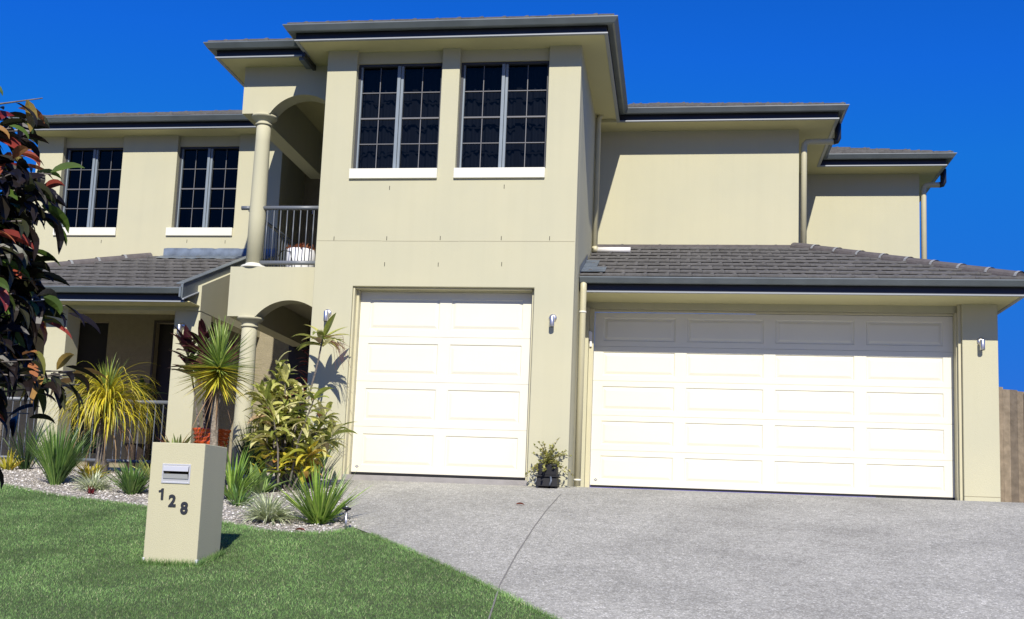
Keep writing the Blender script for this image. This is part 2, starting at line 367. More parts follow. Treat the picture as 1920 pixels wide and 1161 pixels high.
def window(x0, x1, z0, ztop, y, sill_x, curt):
    """two sashes of 2 x 4 panes, lintel panel above, sill below"""
    MB().box(x0, x1, y+.075, y+.2, ztop, ZS+.01).build('lintel_panel', M['wall'], house)
    m = MB(); t = .035; ya, yb = y+.10, y+.16
    m.box(x0, x0+t, ya, yb, z0+t, ztop-t).box(x1-t, x1, ya, yb, z0+t, ztop-t)
    m.box(x0, x1, ya, yb, z0, z0+t).box(x0, x1, ya, yb, ztop-t, ztop)
    w = m.build('window', M['winframe_d'], house, bevel=.003)
    cx = (x0+x1)/2
    MB().box(cx-.042, cx+.002, ya-.012, yb, z0+t, ztop-t).box(cx+.006, cx+.042, ya+.004, yb+.002, z0+t, ztop-t).build('mullion', M['winframe'], w, bevel=.003)
    MB().box(x0+t, x0+t+.022, ya+.012, yb, z0+t, ztop-t).build('frame', M['winframe'], w)
    g = MB(); zs = [z0+t+(ztop-z0-2*t)*k/4 for k in range(5)]
    for a, b in ((x0+t+.022, cx-.042), (cx+.042, x1-t)):
        xm = (a+b)/2
        for k in range(4): g.box(xm-.005, xm+.005, yb-.026, yb-.014, zs[k]+.008, zs[k+1]-.008)
        for k in (1, 3): g.box(a, b, yb-.028, yb-.012, zs[k]-.0055, zs[k]+.0055)
        g.box(a, b, yb-.034, yb-.008, zs[2]-.014, zs[2]+.006)
    g.build('glazing_bars', M['muntin'], w)
    p = MB().add([(x0+t, yb-.006, z0+t), (x1-t, yb-.006, z0+t), (x1-t, yb-.006, ztop-t), (x0+t, yb-.006, ztop-t)], [(0, 1, 2, 3)])
    p.build('pane', M['glass'], w)
    sx0, sx1 = sill_x
    MB().box(sx0, sx1, y-.035, y+.12, z0-.135, z0+.004).build('sill', M['trim'], w, bevel=.006)
    # dark room behind and the curtain hanging in it
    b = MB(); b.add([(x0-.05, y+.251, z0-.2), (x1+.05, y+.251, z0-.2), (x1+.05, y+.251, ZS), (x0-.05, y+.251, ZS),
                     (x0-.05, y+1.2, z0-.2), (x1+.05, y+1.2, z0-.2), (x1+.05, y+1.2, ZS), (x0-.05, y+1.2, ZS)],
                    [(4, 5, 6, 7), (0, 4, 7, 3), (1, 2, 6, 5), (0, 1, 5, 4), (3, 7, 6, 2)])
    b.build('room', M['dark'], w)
    if curt:
        CW = 3.1 if x0 < -1 else 2.4
        c = MB(); n = 90; V = []; F = []
        for i in range(n+1):
            x = x0+.02+(x1-x0-.04)*i/n; yy = y+.26+.018*math.sin(i*.9)+.012*math.sin(i*.37+1)
            gap = 0
            V += [(x, yy, z0+.06), (x, yy, ztop-.06)]
        for i in range(n): F.append((2*i, 2*i+2, 2*i+3, 2*i+1))
        c.add(V, F).build('curtain', M['curtain'], w, smooth=True)
        for zz in (z0+(ztop-z0)*.22, z0+(ztop-z0)*.47, z0+(ztop-z0)*.70):
            c = MB(); V = []; F = []
            for i in range(n+1):
                u = i/n; x = x0+.02+(x1-x0-.04)*u
                sag = (1-abs(2*((u*CW+zz*1.7) % 1)-1)**2)*.085*(1+.4*math.sin(zz*9+u*4))
                V += [(x, y+.235, zz-sag), (x, y+.235, zz-sag+.028)]
            for i in range(n): F.append((2*i, 2*i+2, 2*i+3, 2*i+1))
            c.add(V, F).build('curtain_swag', M['curtain2'], w)
        for xx in (x0+.62*(x1-x0),):
            MB().box(xx, xx+.07, y+.228, y+.232, z0+.06, ztop-.06).build('curtain_edge', M['curtain2'], w)
window(H1[0], H1[1], 4.10, 5.63, 0, (-1.497, -.283), True)
window(H2[0], H2[1], 4.10, 5.63, 0, (-.057, 1.168), True)
window(HL1[0], HL1[1], 4.155, 5.62, YW, (-7.74, -6.59), False)
window(HL2[0], HL2[1], 4.155, 5.62, YW, (-5.68, -4.50), False)

# hairline control joint and weep holes
j = MB().box(XL, -1.0, -.0022, .02, 3.108, 3.113).box(-.99, .05, -.0022, .02, 3.105, 3.110).box(.06, XR-.01, -.0022, .02, 3.107, 3.112)
j.build('control_joint', mat('joint_line', (.36, .33, .22), .9), house)
for x, z in ((-.93, 3.84), (.63, 3.85), (-1.66, 3.14), (-.93, 3.145), (-.20, 3.15), (.62, 3.15), (1.26, 3.15), (-.94, 2.79), (-.21, 2.79), (.64, 2.80)):
    MB().box(x-.004, x+.004, -.002, .02, z-.028, z+.028).build('weep_hole', M['dark'], house)
for x, z in ((-6.85, 3.92), (-5.3, 3.93), (-4.62, 3.92)): MB().box(x-.004, x+.004, YW-.002, YW+.02, z-.028, z+.028).build('weep_hole', M['dark'], house)

# ------------------------------------------------------------------ portico with balcony
arch_wall(XA, XL-.002, 2.15, 2.857, -2.89, XL-.004, 2.15, .235, YA, YA+.26).build('portico_wall', M['wall'], house)
MB().box(XA, XL-.002, YA+.262, YW-.002, 2.60, 2.857).build('balcony_floor', M['wall'], house)
MB().box(XA+.002, XA+.24, YA+.262, YW-.004, 2.15, 2.598).build('portico_side_beam', M['wall'], house)
arch_wall(XA, XL-.002, 5.10, ZS+.02, -2.885, XL-.004, 5.10, .27, YA, YA+.26).build('portico_upper_wall', M['wall'], house)
MB().box(XA+.002, XA+.24, YA+.262, YW+.3, 5.10, ZS+.02).build('portico_side_beam', M['wall'], house)
# recessed balcony room behind
MB().box(-3.95, -3.72, YW+.252, 4.6, 2.7, ZS+.02).build('side_wall', M['wall'], house)
MB().box(-3.72, XL, 4.4, 4.6, 2.7, ZS+.02).build('balcony_back_wall', M['shade_render'], house)
MB().box(-3.72, XL-.002, YW+.002, 4.398, 2.60, 2.857).build('balcony_floor', M['wall'], house)
bd = MB().box(-3.35, -2.0, 4.34, 4.398, 2.86, 5.1).build('balcony_door', M['darkdoor'], house)
# lower entry
MB().box(-3.4, -1.9, YW, YW+.2, -.1, 2.59).build('entry_wall', M['shade_render'], house)
MB().box(-3.36, -1.95, YW-.05, YW-.002, 0, 2.3).build('entry_door', M['darkdoor'], house)

def column(x, y, z0, z1, r0, r1, base):
    h = z1-z0
    shaft = [(r0, 0), (r0, h*.33)]+[(r0+(r1-r0)*t, h*(.33+.67*t)) for t in (.25, .5, .75, 1)]
    c = MB().lathe((x, y, z0), shaft, 40).build('column', M['wall'], house, smooth=True)
    cp = [(r1-.002, -.002), (r1+.018, .0), (r1+.022, .018), (r1+.004, .03), (r1+.006, .05), (r1+.03, .075), (r1+.07, .10), (r1+.085, .115), (r1+.088, .135)]
    MB().lathe((x, y, z1-.135), cp, 40).build('capital', M['wall'], c, smooth=True)
    if base:
        bp = [(r0+.065, 0), (r0+.068, .02), (r0+.055, .035), (r0+.02, .045), (r0+.004, .06), (r0-.002, .075)]
        MB().lathe((x, y, z0), bp, 40).build('base', M['trim'], c, smooth=True)
column(-3.02, YA+.15, 2.858, 5.099, .118, .100, True)
column(-3.02, YA+.15, -.02, 2.149, .125, .103, True)
# balcony railing
rr = MB().tube([(-3.05, YA+.12, 3.74), (XL+.01, YA+.12, 3.74)], .031, 12).build('balcony_railing', M['rail'], house, smooth=True)
MB().tube([(-3.05, YA+.12, 2.945), (XL+.01, YA+.12, 2.945)], .031, 12).build('bottom_rail', M['rail'], rr, smooth=True)
for k in range(10):
    x = -2.86+k*.098
    MB().tube([(x, YA+.12, 2.96), (x, YA+.12, 3.72)], .0075, 8).build('baluster', M['rail'], rr, smooth=True)
r = MB().tube([(-3.18, YA+.25, 3.74), (-3.18, YW, 3.74)], .025, 10).tube([(-3.18, YA+.25, 2.945), (-3.18, YW, 2.945)], .025, 10).tube([(-3.25, YA+.12, 3.74), (-3.1, YA+.12, 3.74)], .031, 10)
rr = r.build('side_railing', M['rail'], house, smooth=True)
for k in range(22):
    y = YA+.4+k*.11
    MB().tube([(-3.18, y, 2.96), (-3.18, y, 3.72)], .0075, 6).build('baluster', M['rail'], rr)

# ------------------------------------------------------------------ porch
zsp = 2.36; YP = .93
def pillar(x0, x1, y0, y1, zt): return MB().box(x0, x1, y0, y1, -.2, zt).build('porch_pillar', M['wall'], house, bevel=.008)
pillar(-6.29, -5.96, YP, YP+.36, zsp-.06)
pillar(-4.29, -3.90, YP, YP+.40, zsp-.06)
pillar(-8.3, -7.97, YP, YP+.36, zsp-.06)
MB().box(-8.3, -3.90, YP+.003, YP+.25, zsp-.06, zsp+.2).build('porch_beam', M['wall'], house)
# gable side wall under the verge
ymax = YW-.002
g = MB(); z_at = lambda y: 2.50+.405*(y-.4)
poly = [(YP-.02, 2.30), (ymax, 2.30), (ymax, z_at(ymax)-.04), (YP-.02, z_at(YP-.02)-.04)]
V = [(-3.90+.003, y, z) for y, z in poly]+[(-4.12, y, z) for y, z in poly]
g.add(V, [(0, 1, 2, 3), (7, 6, 5, 4), (0, 4, 5, 1), (1, 5, 6, 2), (2, 6, 7, 3), (3, 7, 4, 0)]).build('gable_wall', M['wall'], house)
wall_panel(-12, -3.401, -.2, 2.74, YW, YW+.2, [(-7.15, -6.58, .3, 2.52), (-5.72, -4.68, 0, 2.52)]).build('porch_back_wall', M['shade_render'], house)
MB().box(-7.15, -6.58, YW+.1, YW+.12, .3, 2.52).build('porch_window', M['dark'], house)
pd = MB().box(-5.72, -4.68, YW+.12, YW+.16, 0, 2.52)
pdo = pd.build('front_door', M['darkdoor'], house)
fr = MB().box(-5.755, -5.722, YW-.02, YW+.1, 0, 2.55).box(-4.68, -4.645, YW-.02, YW+.1, 0, 2.55).box(-5.755, -4.645, YW-.021, YW+.1, 2.521, 2.56)
fr.build('door_frame', mat('dark_frame', (.05, .04, .035), .5), pdo)
MB().box(-12, -3.90, YP+.26, YW-.01, 2.66, 2.70).build('porch_ceiling', M['soffit'], house)
MB().box(-12, XL, YP-.1, YW, -.2, -.002).build('porch_slab', mat('porch_concrete', (.48, .44, .36), .8, noise=.2, nscale=4), house)
for x0, x1 in ((-7.97, -6.29), (-5.96, -4.29)):
    rr = MB().tube([(x0, YP+.12, .965), (x1, YP+.12, .965)], .03, 12).tube([(x0, YP+.12, .10), (x1, YP+.12, .10)], .024, 10).build('porch_railing', M['rail'], house, smooth=True)
    n = int((x1-x0)/.115)
    for k in range(1, n):
        x = x0+(x1-x0)*k/n
        MB().tube([(x, YP+.12, .11), (x, YP+.12, .95)], .0075, 6).build('baluster', M['rail'], rr)

# ------------------------------------------------------------------ garage wing
MB().box(6.713, 7.168, 1.31, 1.62, -.3, 2.615).build('garage_pier', M['wall'], house, bevel=.008)
MB().box(7.168-.25, 7.166, 1.622, 9, -.3, 2.615).build('side_wall', M['wall'], house)
MB().box(XR+.002, 6.712, 1.47, 1.70, 2.505, 2.615).build('garage_lintel', M['wall'], house)
MB().box(XR+.002, 1.70, 1.36, 1.70, -.1, 2.504).build('garage_jamb', M['wall'], house)
f = MB().box(1.702, 1.768, 1.44, 1.56, -.05, 2.503).box(6.655, 6.711, 1.41, 1.56, -.05, 2.503).box(1.768, 6.655, 1.50, 1.56, 2.475, 2.503)
f.box(6.672, 6.7125, 1.36, 1.408, -.05, 2.6)
f.build('garage_door_frame', M['frame_paint'], house, bevel=.004)
MB().box(1.715, 1.745, 1.41, 1.438, 1.95, 2.16).box(1.702, 1.73, 1.395, 1.41, 2.05, 2.17).build('door_bracket', M['pvc'], house, bevel=.003)

def garage_door(x0, x1, z0, z1, y, nc, nr, name_seed):
    dr = None; cw = (x1-x0)/nc; rh = (z1-z0)/nr
    for r_ in range(nr):
        za, zb = z0+r_*rh+.0015, z0+(r_+1)*rh-.0015
        mb = MB()
        mxa, mza, mzb = .16 if nc > 2 else .14, .145*rh/.5, .145*rh/.5
        cols = []
        for c in range(nc):
            a, b = x0+c*cw, x0+(c+1)*cw
            la = a+(.13 if c == 0 else .08); lb = b-(.13 if c == nc-1 else .08)
            cols.append((la, lb))
        xs = [x0]+[v for c in cols for v in c]+[x1]
        pz0, pz1 = za+rh*.155, zb-rh*.155
        zsr = [za, pz0, pz1, zb]
        # flat rails and stiles
        for i in range(len(xs)-1):
            for k in range(3):
                if i % 2 == 1 and k == 1: continue
                mb.add([(xs[i], y, zsr[k]), (xs[i+1], y, zsr[k]), (xs[i+1], y, zsr[k+1]), (xs[i], y, zsr[k+1])], [(0, 1, 2, 3)])
        for la, lb in cols:   # pressed panel: groove, then slope up to a raised field
            rings = [(0, 0), (.010, .012), (.022, .012), (.055, .002), (.058, .0015)]
            V = []
            for ins, dep in rings:
                V += [(la+ins, y+dep, pz0+ins), (lb-ins, y+dep, pz0+ins), (lb-ins, y+dep, pz1-ins), (la+ins, y+dep, pz1-ins)]
            F = []
            for q in range(len(rings)-1):
                for e in range(4): F.append((q*4+e, q*4+(e+1) % 4, q*4+4+(e+1) % 4, q*4+4+e))
            F.append(tuple((len(rings)-1)*4+e for e in range(4)))
            mb.add(V, F)
        # top and bottom lips and back
        mb.add([(x0, y, za), (x1, y, za), (x1, y+.04, za), (x0, y+.04, za)], [(0, 3, 2, 1)])
        mb.add([(x0, y, zb), (x1, y, zb), (x1, y+.04, zb), (x0, y+.04, zb)], [(0, 1, 2, 3)])
        mb.add([(x0, y+.04, za-.0015), (x1, y+.04, za-.0015), (x1, y+.04, zb+.0015), (x0, y+.04, zb+.0015)], [(0, 3, 2, 1)])
        mb.add([(x0, y, za), (x0, y+.04, za), (x0, y+.04, zb), (x0, y, zb)], [(0, 1, 2, 3)])
        mb.add([(x1, y, za), (x1, y+.04, za), (x1, y+.04, zb), (x1, y, zb)], [(0, 3, 2, 1)])
        if dr is None:
            dr = bpy.data.objects.new('garage_door', None); col.objects.link(dr); dr.parent = house
            dr.location = (x0-1, y-3, z0); WL[dr.name] = Vector((x0, y, z0))
        mb.build('door_panel', M['door'], dr, merge=True)
    MB().box(x0+.002, x1-.002, y+.004, y+.036, z0-.028, z0-.001).build('bottom_seal', M['black'], dr)
    e = MB(); cx, cz, q = x0+.075, z0+.075, .026
    e.add([(cx-q, y-.004, cz), (cx, y-.004, cz-q*.75), (cx+q, y-.004, cz), (cx, y-.004, cz+q*.75)], [(0, 1, 2, 3)])
    e.add([(cx-q, y+.001, cz), (cx, y+.001, cz-q*.75), (cx+q, y+.001, cz), (cx, y+.001, cz+q*.75)], [(3, 2, 1, 0)])
    bdg = e.build('badge', mat('badge_grey', (.16, .16, .18), .4), dr)
    q *= .45
    MB().box(cx-q, cx+q, y-.006, y-.0045, cz-.004, cz+.004).build('badge_mark', M['pvc'], bdg)
    return dr
garage_door(1.770, 6.653, .012, 2.473, 1.56, 4, 5, 0)
garage_door(-1.30, 1.045, .03, 2.46, .22, 2, 4, 1)
# single door frame inside the block opening and threshold
f = MB().box(-1.358, -1.302, .13, .26, -.06, 2.488).box(1.047, 1.081, .10, .26, -.06, 2.488).box(-1.302, 1.047, .16, .26, 2.462, 2.4885)
f.box(-1.358, -1.335, .03, .128, -.06, 2.4885).box(-1.335, 1.047, .05, .158, 2.470, 2.4885)
f.build('garage_door_frame', M['frame_paint'], house, bevel=.003)
MB().box(-1.358, 1.081, .02, .5, -.15, -.012).build('threshold', M['kerb'], house, bevel=.004)
MB().box(1.71, 6.711, 1.44, 2, -.15, -.026).build('threshold', M['kerb'], house, bevel=.004)
# dark room behind doors
MB().box(-1.36, 1.083, .35, .37, -.1, 2.6).build('garage_inner_wall', M['dark'], house)
# low plinth line on the pier
MB().box(6.713, 7.168, 1.306, 1.31, .025, .031).build('damp_course', mat('joint_line2', (.35, .31, .2), .9), house)

# ------------------------------------------------------------------ fascia, gutters, soffits
FX1, FX2, FXA, FXL = 5.314, 7.431, -3.594, -2.254
FY, FY1, FY2, FYA, FYB = 2.907, 2.87, 5.17, .144, -.343
up_path = [(-8.42, 9), (-8.42, FY), (FXA, FY), (FXA, FYA), (FXL, FYA), (FXL, FYB), (1.949, FYB), (1.949, FY1), (FX1, FY1), (FX1, FY2), (FX2, FY2), (FX2, 10)]
def eaves(path, zs, zg):
    g = .149
    # the quad gutter: back, floor, sloping face, rolled lip
    MB().sweep(path, [(.012, zg-.012), (.012, zg-.070), (.080, zg-.082), (.102, zg-.076), (g-.006, zg-.022), (g, zg-.014), (g, zg-.002), (g-.010, zg+.002), (g-.018, zg-.006), (g-.018, zg-.020), (.096, zg-.068), (.02, zg-.063), (.02, zg-.012)]).build('gutter', M['gutter'], house)
    MB().sweep(path, [(0, zg-.006), (-.02, zg-.006), (-.02, zs+.004), (0, zs+.004)]).build('fascia', M['fascia'], house)
    MB().sweep(path, [(.018, zs+.010), (-.03, zs+.010), (-.03, zs-.008), (.018, zs-.008)]).build('fascia_edge', M['bead'], house)
eaves(up_path, ZS, ZG)
def soffit(poly, z): MB().slab(poly, z, z+.012).build('soffit', M['soffit'], house)
inner = [(-8.40, 9), (-8.40, FY+.02), (FXA-.02, FY+.02)]
soffit([(-8.40, 9), (-8.40, FY+.02), (FXA+.02, FY+.02), (FXA+.02, FYA+.02), (FXL+.02, FYA+.02), (FXL+.02, FYB+.02), (1.929, FYB+.02), (1.929, FY1+.02), (FX1-.02, FY1+.02), (FX1-.02, FY2+.02), (FX2-.02, FY2+.02), (FX2-.02, 10)], ZS)
MB().box(FXL-.03, FXL+.012, FYA-.14, YA-.002, ZS-.075, ZS-.009).build('fascia', M['fascia'], house)
MB().box(FXL-.13, FXL-.031, FYA+.02, YA-.002, ZS-.05, ZS-.003).build('gutter', M['gutter'], house)
# small bulkhead strip where the block eave meets the lower run
MB().box(XR+.003, 1.92, FY1-.10, FY1+.03, ZS-.05, ZS-.003).build('soffit_bulkhead', M['soffit'], house)
g_path = [(XR+.015, .73), (7.343, .73), (7.343, 9)]
eaves(g_path, 2.599, 2.78)
soffit([(XR+.004, .75), (7.323, .75), (7.323, 9), (7.17, 9), (7.17, 1.47), (XR+.004, 1.47)], 2.60)
p_path = [(-8.65, 9), (-8.65, .55), (-3.98, .55)]
eaves(p_path, 2.36, 2.54)
soffit([(-8.63, .57), (-3.91, .57), (-3.91, YP+.002), (-8.63, YP+.002)], 2.361)
# gutter end stop and verge barge of the porch roof
MB().box(-4.0, -3.972, .395, .57, 2.40, 2.545).build('gutter_stop', M['gutter'], house)
def barge(x0, x1, h0, h1, name, m, ya=.42, yb=3.24):
    V = []
    for x in (x0, x1):
        for y in (ya, yb):
            z = 2.505+.405*(y-.4)
            V += [(x, y, z+h0), (x, y, z+h1)]
    MB().add(V, [(0, 2, 3, 1), (4, 5, 7, 6), (0, 4, 6, 2), (1, 3, 7, 5), (0, 1, 5, 4), (2, 6, 7, 3)]).build(name, m, house, bevel=.004)
barge(-3.99, -3.955, -.13, .075, 'barge_board', M['gutter'])
barge(-4.06, -3.945, .076, .092, 'barge_cap', M['gutter'])
barge(-3.96, -3.93, -.15, -.131, 'barge_edge', M['bead'])

# ------------------------------------------------------------------ tiled roofs
SL = .405; CA = 1/math.sqrt(1+SL*SL)
def tiles(name, x0, x1, y0, z0, run, cuts, thick=.046, tw=.30, gauge=.32):
    """slope facing -Y: eave line at (x0..x1, y0, z0) climbing along +Y"""
    mb = MB(); gy = gauge*CA; rows = int(math.ceil(run/gy))
    for r_ in range(rows):
        ya = y0+r_*gy-.012; yb = ya+gy*1.10
        off = (r_ % 2)*tw*.5+U(-.01, .01)
        x = x0-tw+off
        while x < x1+tw:
            h = thick+U(-.003, .003); h2 = .006
            a, b = x+.0015, x+tw-.0015; tl = U(-.003, .003)
            za, zb = z0+(ya-y0)*SL, z0+(yb-y0)*SL
            # tile with a low rolled rib at its right side
            sec = [(a, 0), (a+.03, .004), (b-.07, .002), (b-.035, .013), (b-.01, .012), (b, .002)]
            V = []
            for px, dz in sec: V += [(px, ya, za+h+dz+tl*(px-a)/tw), (px, yb, zb+h2+dz)]
            n = len(sec)
            V += [(a, ya+.004, za+h-.021), (b, ya+.004, za+h-.021), (a, yb, zb+h2-.02), (b, yb, zb+h2-.02)]
            F = [(2*i, 2*i+2, 2*i+3, 2*i+1) for i in range(n-1)]
            F.append((2*n, 2*n+1)+tuple(2*i for i in range(n-1, -1, -1)))
            F.append((2*n, 2*n+2, 2*n+3, 2*n+1)); F.append((2*n, 0, 1, 2*n+2)); F.append((2*n+1, 2*n+3, 2*(n-1)+1, 2*(n-1)))
            mb.add(V, F)
            x += tw
    # underlay
    mb.add([(x0, y0, z0-.004), (x1, y0, z0-.004), (x1, y0+run, z0+run*SL-.004), (x0, y0+run, z0+run*SL-.004)], [(0, 1, 2, 3)])
    me = bpy.data.meshes.new(name); me.from_pydata([tuple(v) for v in mb.v], [], mb.f)
    bm = bmesh.new(); bm.from_mesh(me)
    for co, no in cuts+[((x0, 0, 0), (-1, 0, 0)), ((x1, 0, 0), (1, 0, 0))]:
        bmesh.ops.bisect_plane(bm, geom=list(bm.verts)+list(bm.edges)+list(bm.faces), plane_co=co, plane_no=no, clear_outer=True)
    bm.to_mesh(me); bm.free()
    return link(name, me, M['tile'], house)
def plane_sheet(pts, name='roof_slope'):
    return MB().add(pts, [tuple(range(len(pts)))]).build(name, M['tile'], house)
def hip_roof(x0, x1, y0, y1, z, tiled_front=True, cuts=None):
    """hip roof over the eave rectangle; front slope tiled, others stepped sheets"""
    w, d = x1-x0, y1-y0
    if w >= d:
        h = d/2; A = (x0+h, y0+h, z+h*SL); B = (x1-h, y0+h, z+h*SL)
        plane_sheet([(x1, y0, z), (x1, y1, z), B]); plane_sheet([(x0, y1, z), (x0, y0, z), A]); plane_sheet([(x1, y1, z), (x0, y1, z), A, B])
    else:
        h = w/2; A = (x0+h, y0+h, z+h*SL); B = (x0+h, y1-h, z+h*SL)
        plane_sheet([(x1, y0, z), (x1, y1, z), B, A]); plane_sheet([(x0, y1, z), (x0, y0, z), A, B]); plane_sheet([(x1, y1, z), (x0, y1, z), B])
    s = math.sqrt(.5)
    tiles('roof_slope', x0, x1, y0, z, h, (cuts or [])+[((x0, y0, 0), (-s, s, 0)), ((x1, y0, 0), (s, s, 0))])
    caps((x0, y0, z-.03), (A[0], A[1], A[2]-.03), .05); caps((x1, y0, z-.03), ((B if w >= d else A)[0], A[1], A[2]-.03), .05)
    return A, B
def caps(a, b, r=.105, name='hip_capping'):
    a = Vector(a); b = Vector(b); a = a+(b-a).normalized()*.16; d = b-a; L_ = d.length; n = max(1, int(L_/.40)); d.normalize()
    s = d.cross(Vector((0,0,1))).normalized(); u = s.cross(d).normalized()
    mb = MB(); mo = MB()
    for i in range(n):
        p0 = a+d*(L_*i/n); p1 = a+d*(L_*(i+1)/n+.02); V = []
        for p, rr in ((p0, r*1.06), (p1, r*.94)):
            for k in range(9):
                t = math.pi*(k/8); V.append(p+s*(math.cos(t)*rr*1.15)+u*(math.sin(t)*rr*.75+.012))
            V += [p+s*(-rr*1.15)-u*.05, p+s*(rr*1.15)-u*.05]
        F = [(k, k+1, k+12, k+11) for k in range(10)]+[(10, 0, 11, 21)]+[tuple(range(10, -1, -1))]
        mb.add(V, F)
        V = []
        for p, rr in ((p0-d*.010, r*1.085), (p0+d*.028, r*1.085)):
            for k in range(9):
                t = math.pi*(k/8); V.append(p+s*(math.cos(t)*rr*1.15)+u*(math.sin(t)*rr*.75+.014))
        mo.add(V, [(k, k+1, k+10, k+9) for k in range(8)])
    nc = len(mb.f); mb.add(mo.v, mo.f)
    c = mb.build(name, M['cap'], house, smooth=False); c.data.materials.append(M['mortar'])
    for p in c.data.polygons[nc:]: p.material_index = 1
e = .10
hip_roof(FXL-e, 1.949+e, FYB-e, 6.2, ZG-.005)
hip_roof(-.3, FX1+e, FY1-e, 9.4, ZG-.005, cuts=[((1.949+e, 0, 0), (-1, 0, 0))])
hip_roof(1.8, FX2+e, FY2-e, 11.0, ZG-.005, cuts=[((FX1+e, 0, 0), (-1, 0, 0))])
hip_roof(-8.42-e, 0, FY-e, 9.0, ZG-.005, cuts=[((FXA-e, 0, 0), (1, 0, 0))])
hip_roof(FXA-e, -.9, FYA-e, 5.5, ZG-.005, cuts=[((FXL-e, 0, 0), (1, 0, 0))])
# garage roof: front slope up to the upper wall, hip down to the right corner
ex = 7.343+e; s = math.sqrt(.5); zg = 2.775
tiles('garage_roof', XR+.01, ex, .73-e, zg, Y1-(.73-e)-.005, [((ex, .73-e, 0), (s, s, 0))])
hx = ex-(Y1-.73+e)
caps((ex-.03, .73-e+.03, zg+.012), (hx, Y1, zg+(Y1-.73+e)*SL))
plane_sheet([(ex, .73-e, zg), (ex, 9, zg), (hx, 9, zg+(ex-hx)*SL), (hx, Y1, zg+(ex-hx)*SL)], 'garage_roof')
# pale flashing pieces
fl = MB(); zf = lambda y: zg+(y-.63)*SL
for (xa, xb, ya, yb, h) in ((XR+.01, XR+.34, .80, 1.20, .05), (XR+.01, XR+.20, 1.2, 1.75, .052)):
    fl.add([(xa, ya, zf(ya)+h), (xb, ya, zf(ya)+h), (xb, yb, zf(yb)+h), (xa, yb, zf(yb)+h)], [(0, 1, 2, 3)])
fl.add([(XR+.006, .7, zf(.7)), (XR+.006, 1.9, zf(1.9)), (XR+.006, 1.9, zf(1.9)+.12), (XR+.006, .7, zf(.7)+.14)], [(3, 2, 1, 0)])
fl.build('roof_flashing', M['flash'], house)
MB().box(XR+.01, X1+.02, Y1-.06, Y1-.004, zf(Y1)-.02, zf(Y1)+.035).build('roof_flashing', M['cap'], house)
# porch roof
PX0 = -8.75; zp = 2.505+.0
tiles('porch_roof', PX0, -4.03, .45, zp, YW-.45-.005, [((PX0, .45, 0), (-s, s, 0))])
hpx = PX0+(YW-.45); zt = zp+(YW-.45)*SL
caps((PX0, .45, zp+.01), (hpx, YW, zt)); plane_sheet([(PX0, 9, zp), (PX0, .45, zp), (hpx, YW, zt), (hpx, 9, zt)], 'porch_roof')
f = MB()
n = 30; V = []; F = []
for i in range(n+1):
    x = hpx+.25+(-3.73-hpx-.25)*i/n; w = .006*math.sin(i*1.7)+.004*math.sin(i*.6)
    V += [(x, YW-.30, zt-.30*SL+.045+w), (x, YW-.10, zt-.10*SL+.055+w*.5), (x, YW-.014+w*.3, zt+.02), (x, YW-.006, zt+.16+(.01 if i % 7 else .0))]
for i in range(n):
    for k in range(3): F.append((4*i+k, 4*i+4+k, 4*i+5+k, 4*i+1+k))
f.add(V, F).build('lead_flashing', M['flash'], house, smooth=True)

# ------------------------------------------------------------------ downpipes
def bend(pts, r, name='downpipe', m='pipe', par=None, brk=()):
    o = MB().tube(pts, r, 16).build(name, M[m], par or house, smooth=True)
    for (x, y, z) in brk:
        MB().tube([(x, y, z-.012), (x, y, z+.012)], r*1.12, 16).build('pipe_bracket', M['trim'], o, smooth=True)
    return o
bend([(1.668, .66, -.04), (1.668, .66, 2.60), (1.668, .655, 2.68), (1.668, .67, 2.70)], .044, brk=[(1.668, .66, 2.3), (1.668, .66, .04)])
def elbow(x, y, zt, xg, zb):
    pts = [(x, y, zb), (x, y, zt-.10), (x+.01, y, zt-.04), (x+.04, y, zt-.01), (x+.10, y, zt), (xg-.06, y, zt), (xg, y, zt)]
    d = bend(pts, .047)
    bend([(xg-.02, y, zt), (xg+.03, y, zt+.01), (xg+.05, y, zt+.05), (xg+.05, y, ZG-.09)], .052, 'pipe_elbow', 'fascia', d)
    MB().tube([(x, y, zb+.06), (x, y, zb+.09)], .053, 16).build('pipe_bracket', M['trim'], d, smooth=True)
elbow(4.862, Y1+.02, 5.60, 5.33, 3.80)
elbow(7.165, Y2+.02, 5.60, 7.45, 3.0)
bend([(XR+.05, 2.62, 3.62), (XR+.05, 2.62, ZS-.05), (XR+.10, 2.60, ZS+.02)], .042)
bend([(XR+.05, 2.62, 3.70), (XR+.055, 2.62, 3.66), (XR+.10, 2.62, 3.65)], .046)
bend([(XR+.09, 2.62, 3.65), (XR+.60, 2.62, 3.65)], .044, 'spreader_pipe', 'pvc')

# ------------------------------------------------------------------ wall lamps
def lamp(x, y, z):
    o = MB().lathe((0, 0, 0), [(.001, 0), (.048, 0), (.052, .006), (.050, .014), (.02, .02), (.001, .021)], 24, cap=False)
    o.v = [(x+a, y-c, z+b+.05) for a, b, c in o.v]
    w = o.build('wall_lamp', M['chrome'], house, smooth=True)
    MB().lathe((x, y-.075, z-.075), [(.030, 0), (.032, .004), (.032, .132), (.028, .14), (.012, .142)], 24).build('lamp_barrel', M['chrome'], w, smooth=True)
    MB().tube([(x, y-.01, z+.045), (x, y-.05, z+.045)], .014, 10).build('lamp_arm', M['chrome'], w, smooth=True)
    MB().lathe((x, y-.075, z-.078), [(.026, 0), (.026, .004)], 20).build('lamp_glass', M['black'], w)
lamp(-1.68, 0, 2.07); lamp(1.34, 0, 2.04); lamp(6.95, 1.31, 2.04); lamp(-4.17, YP, 2.02)
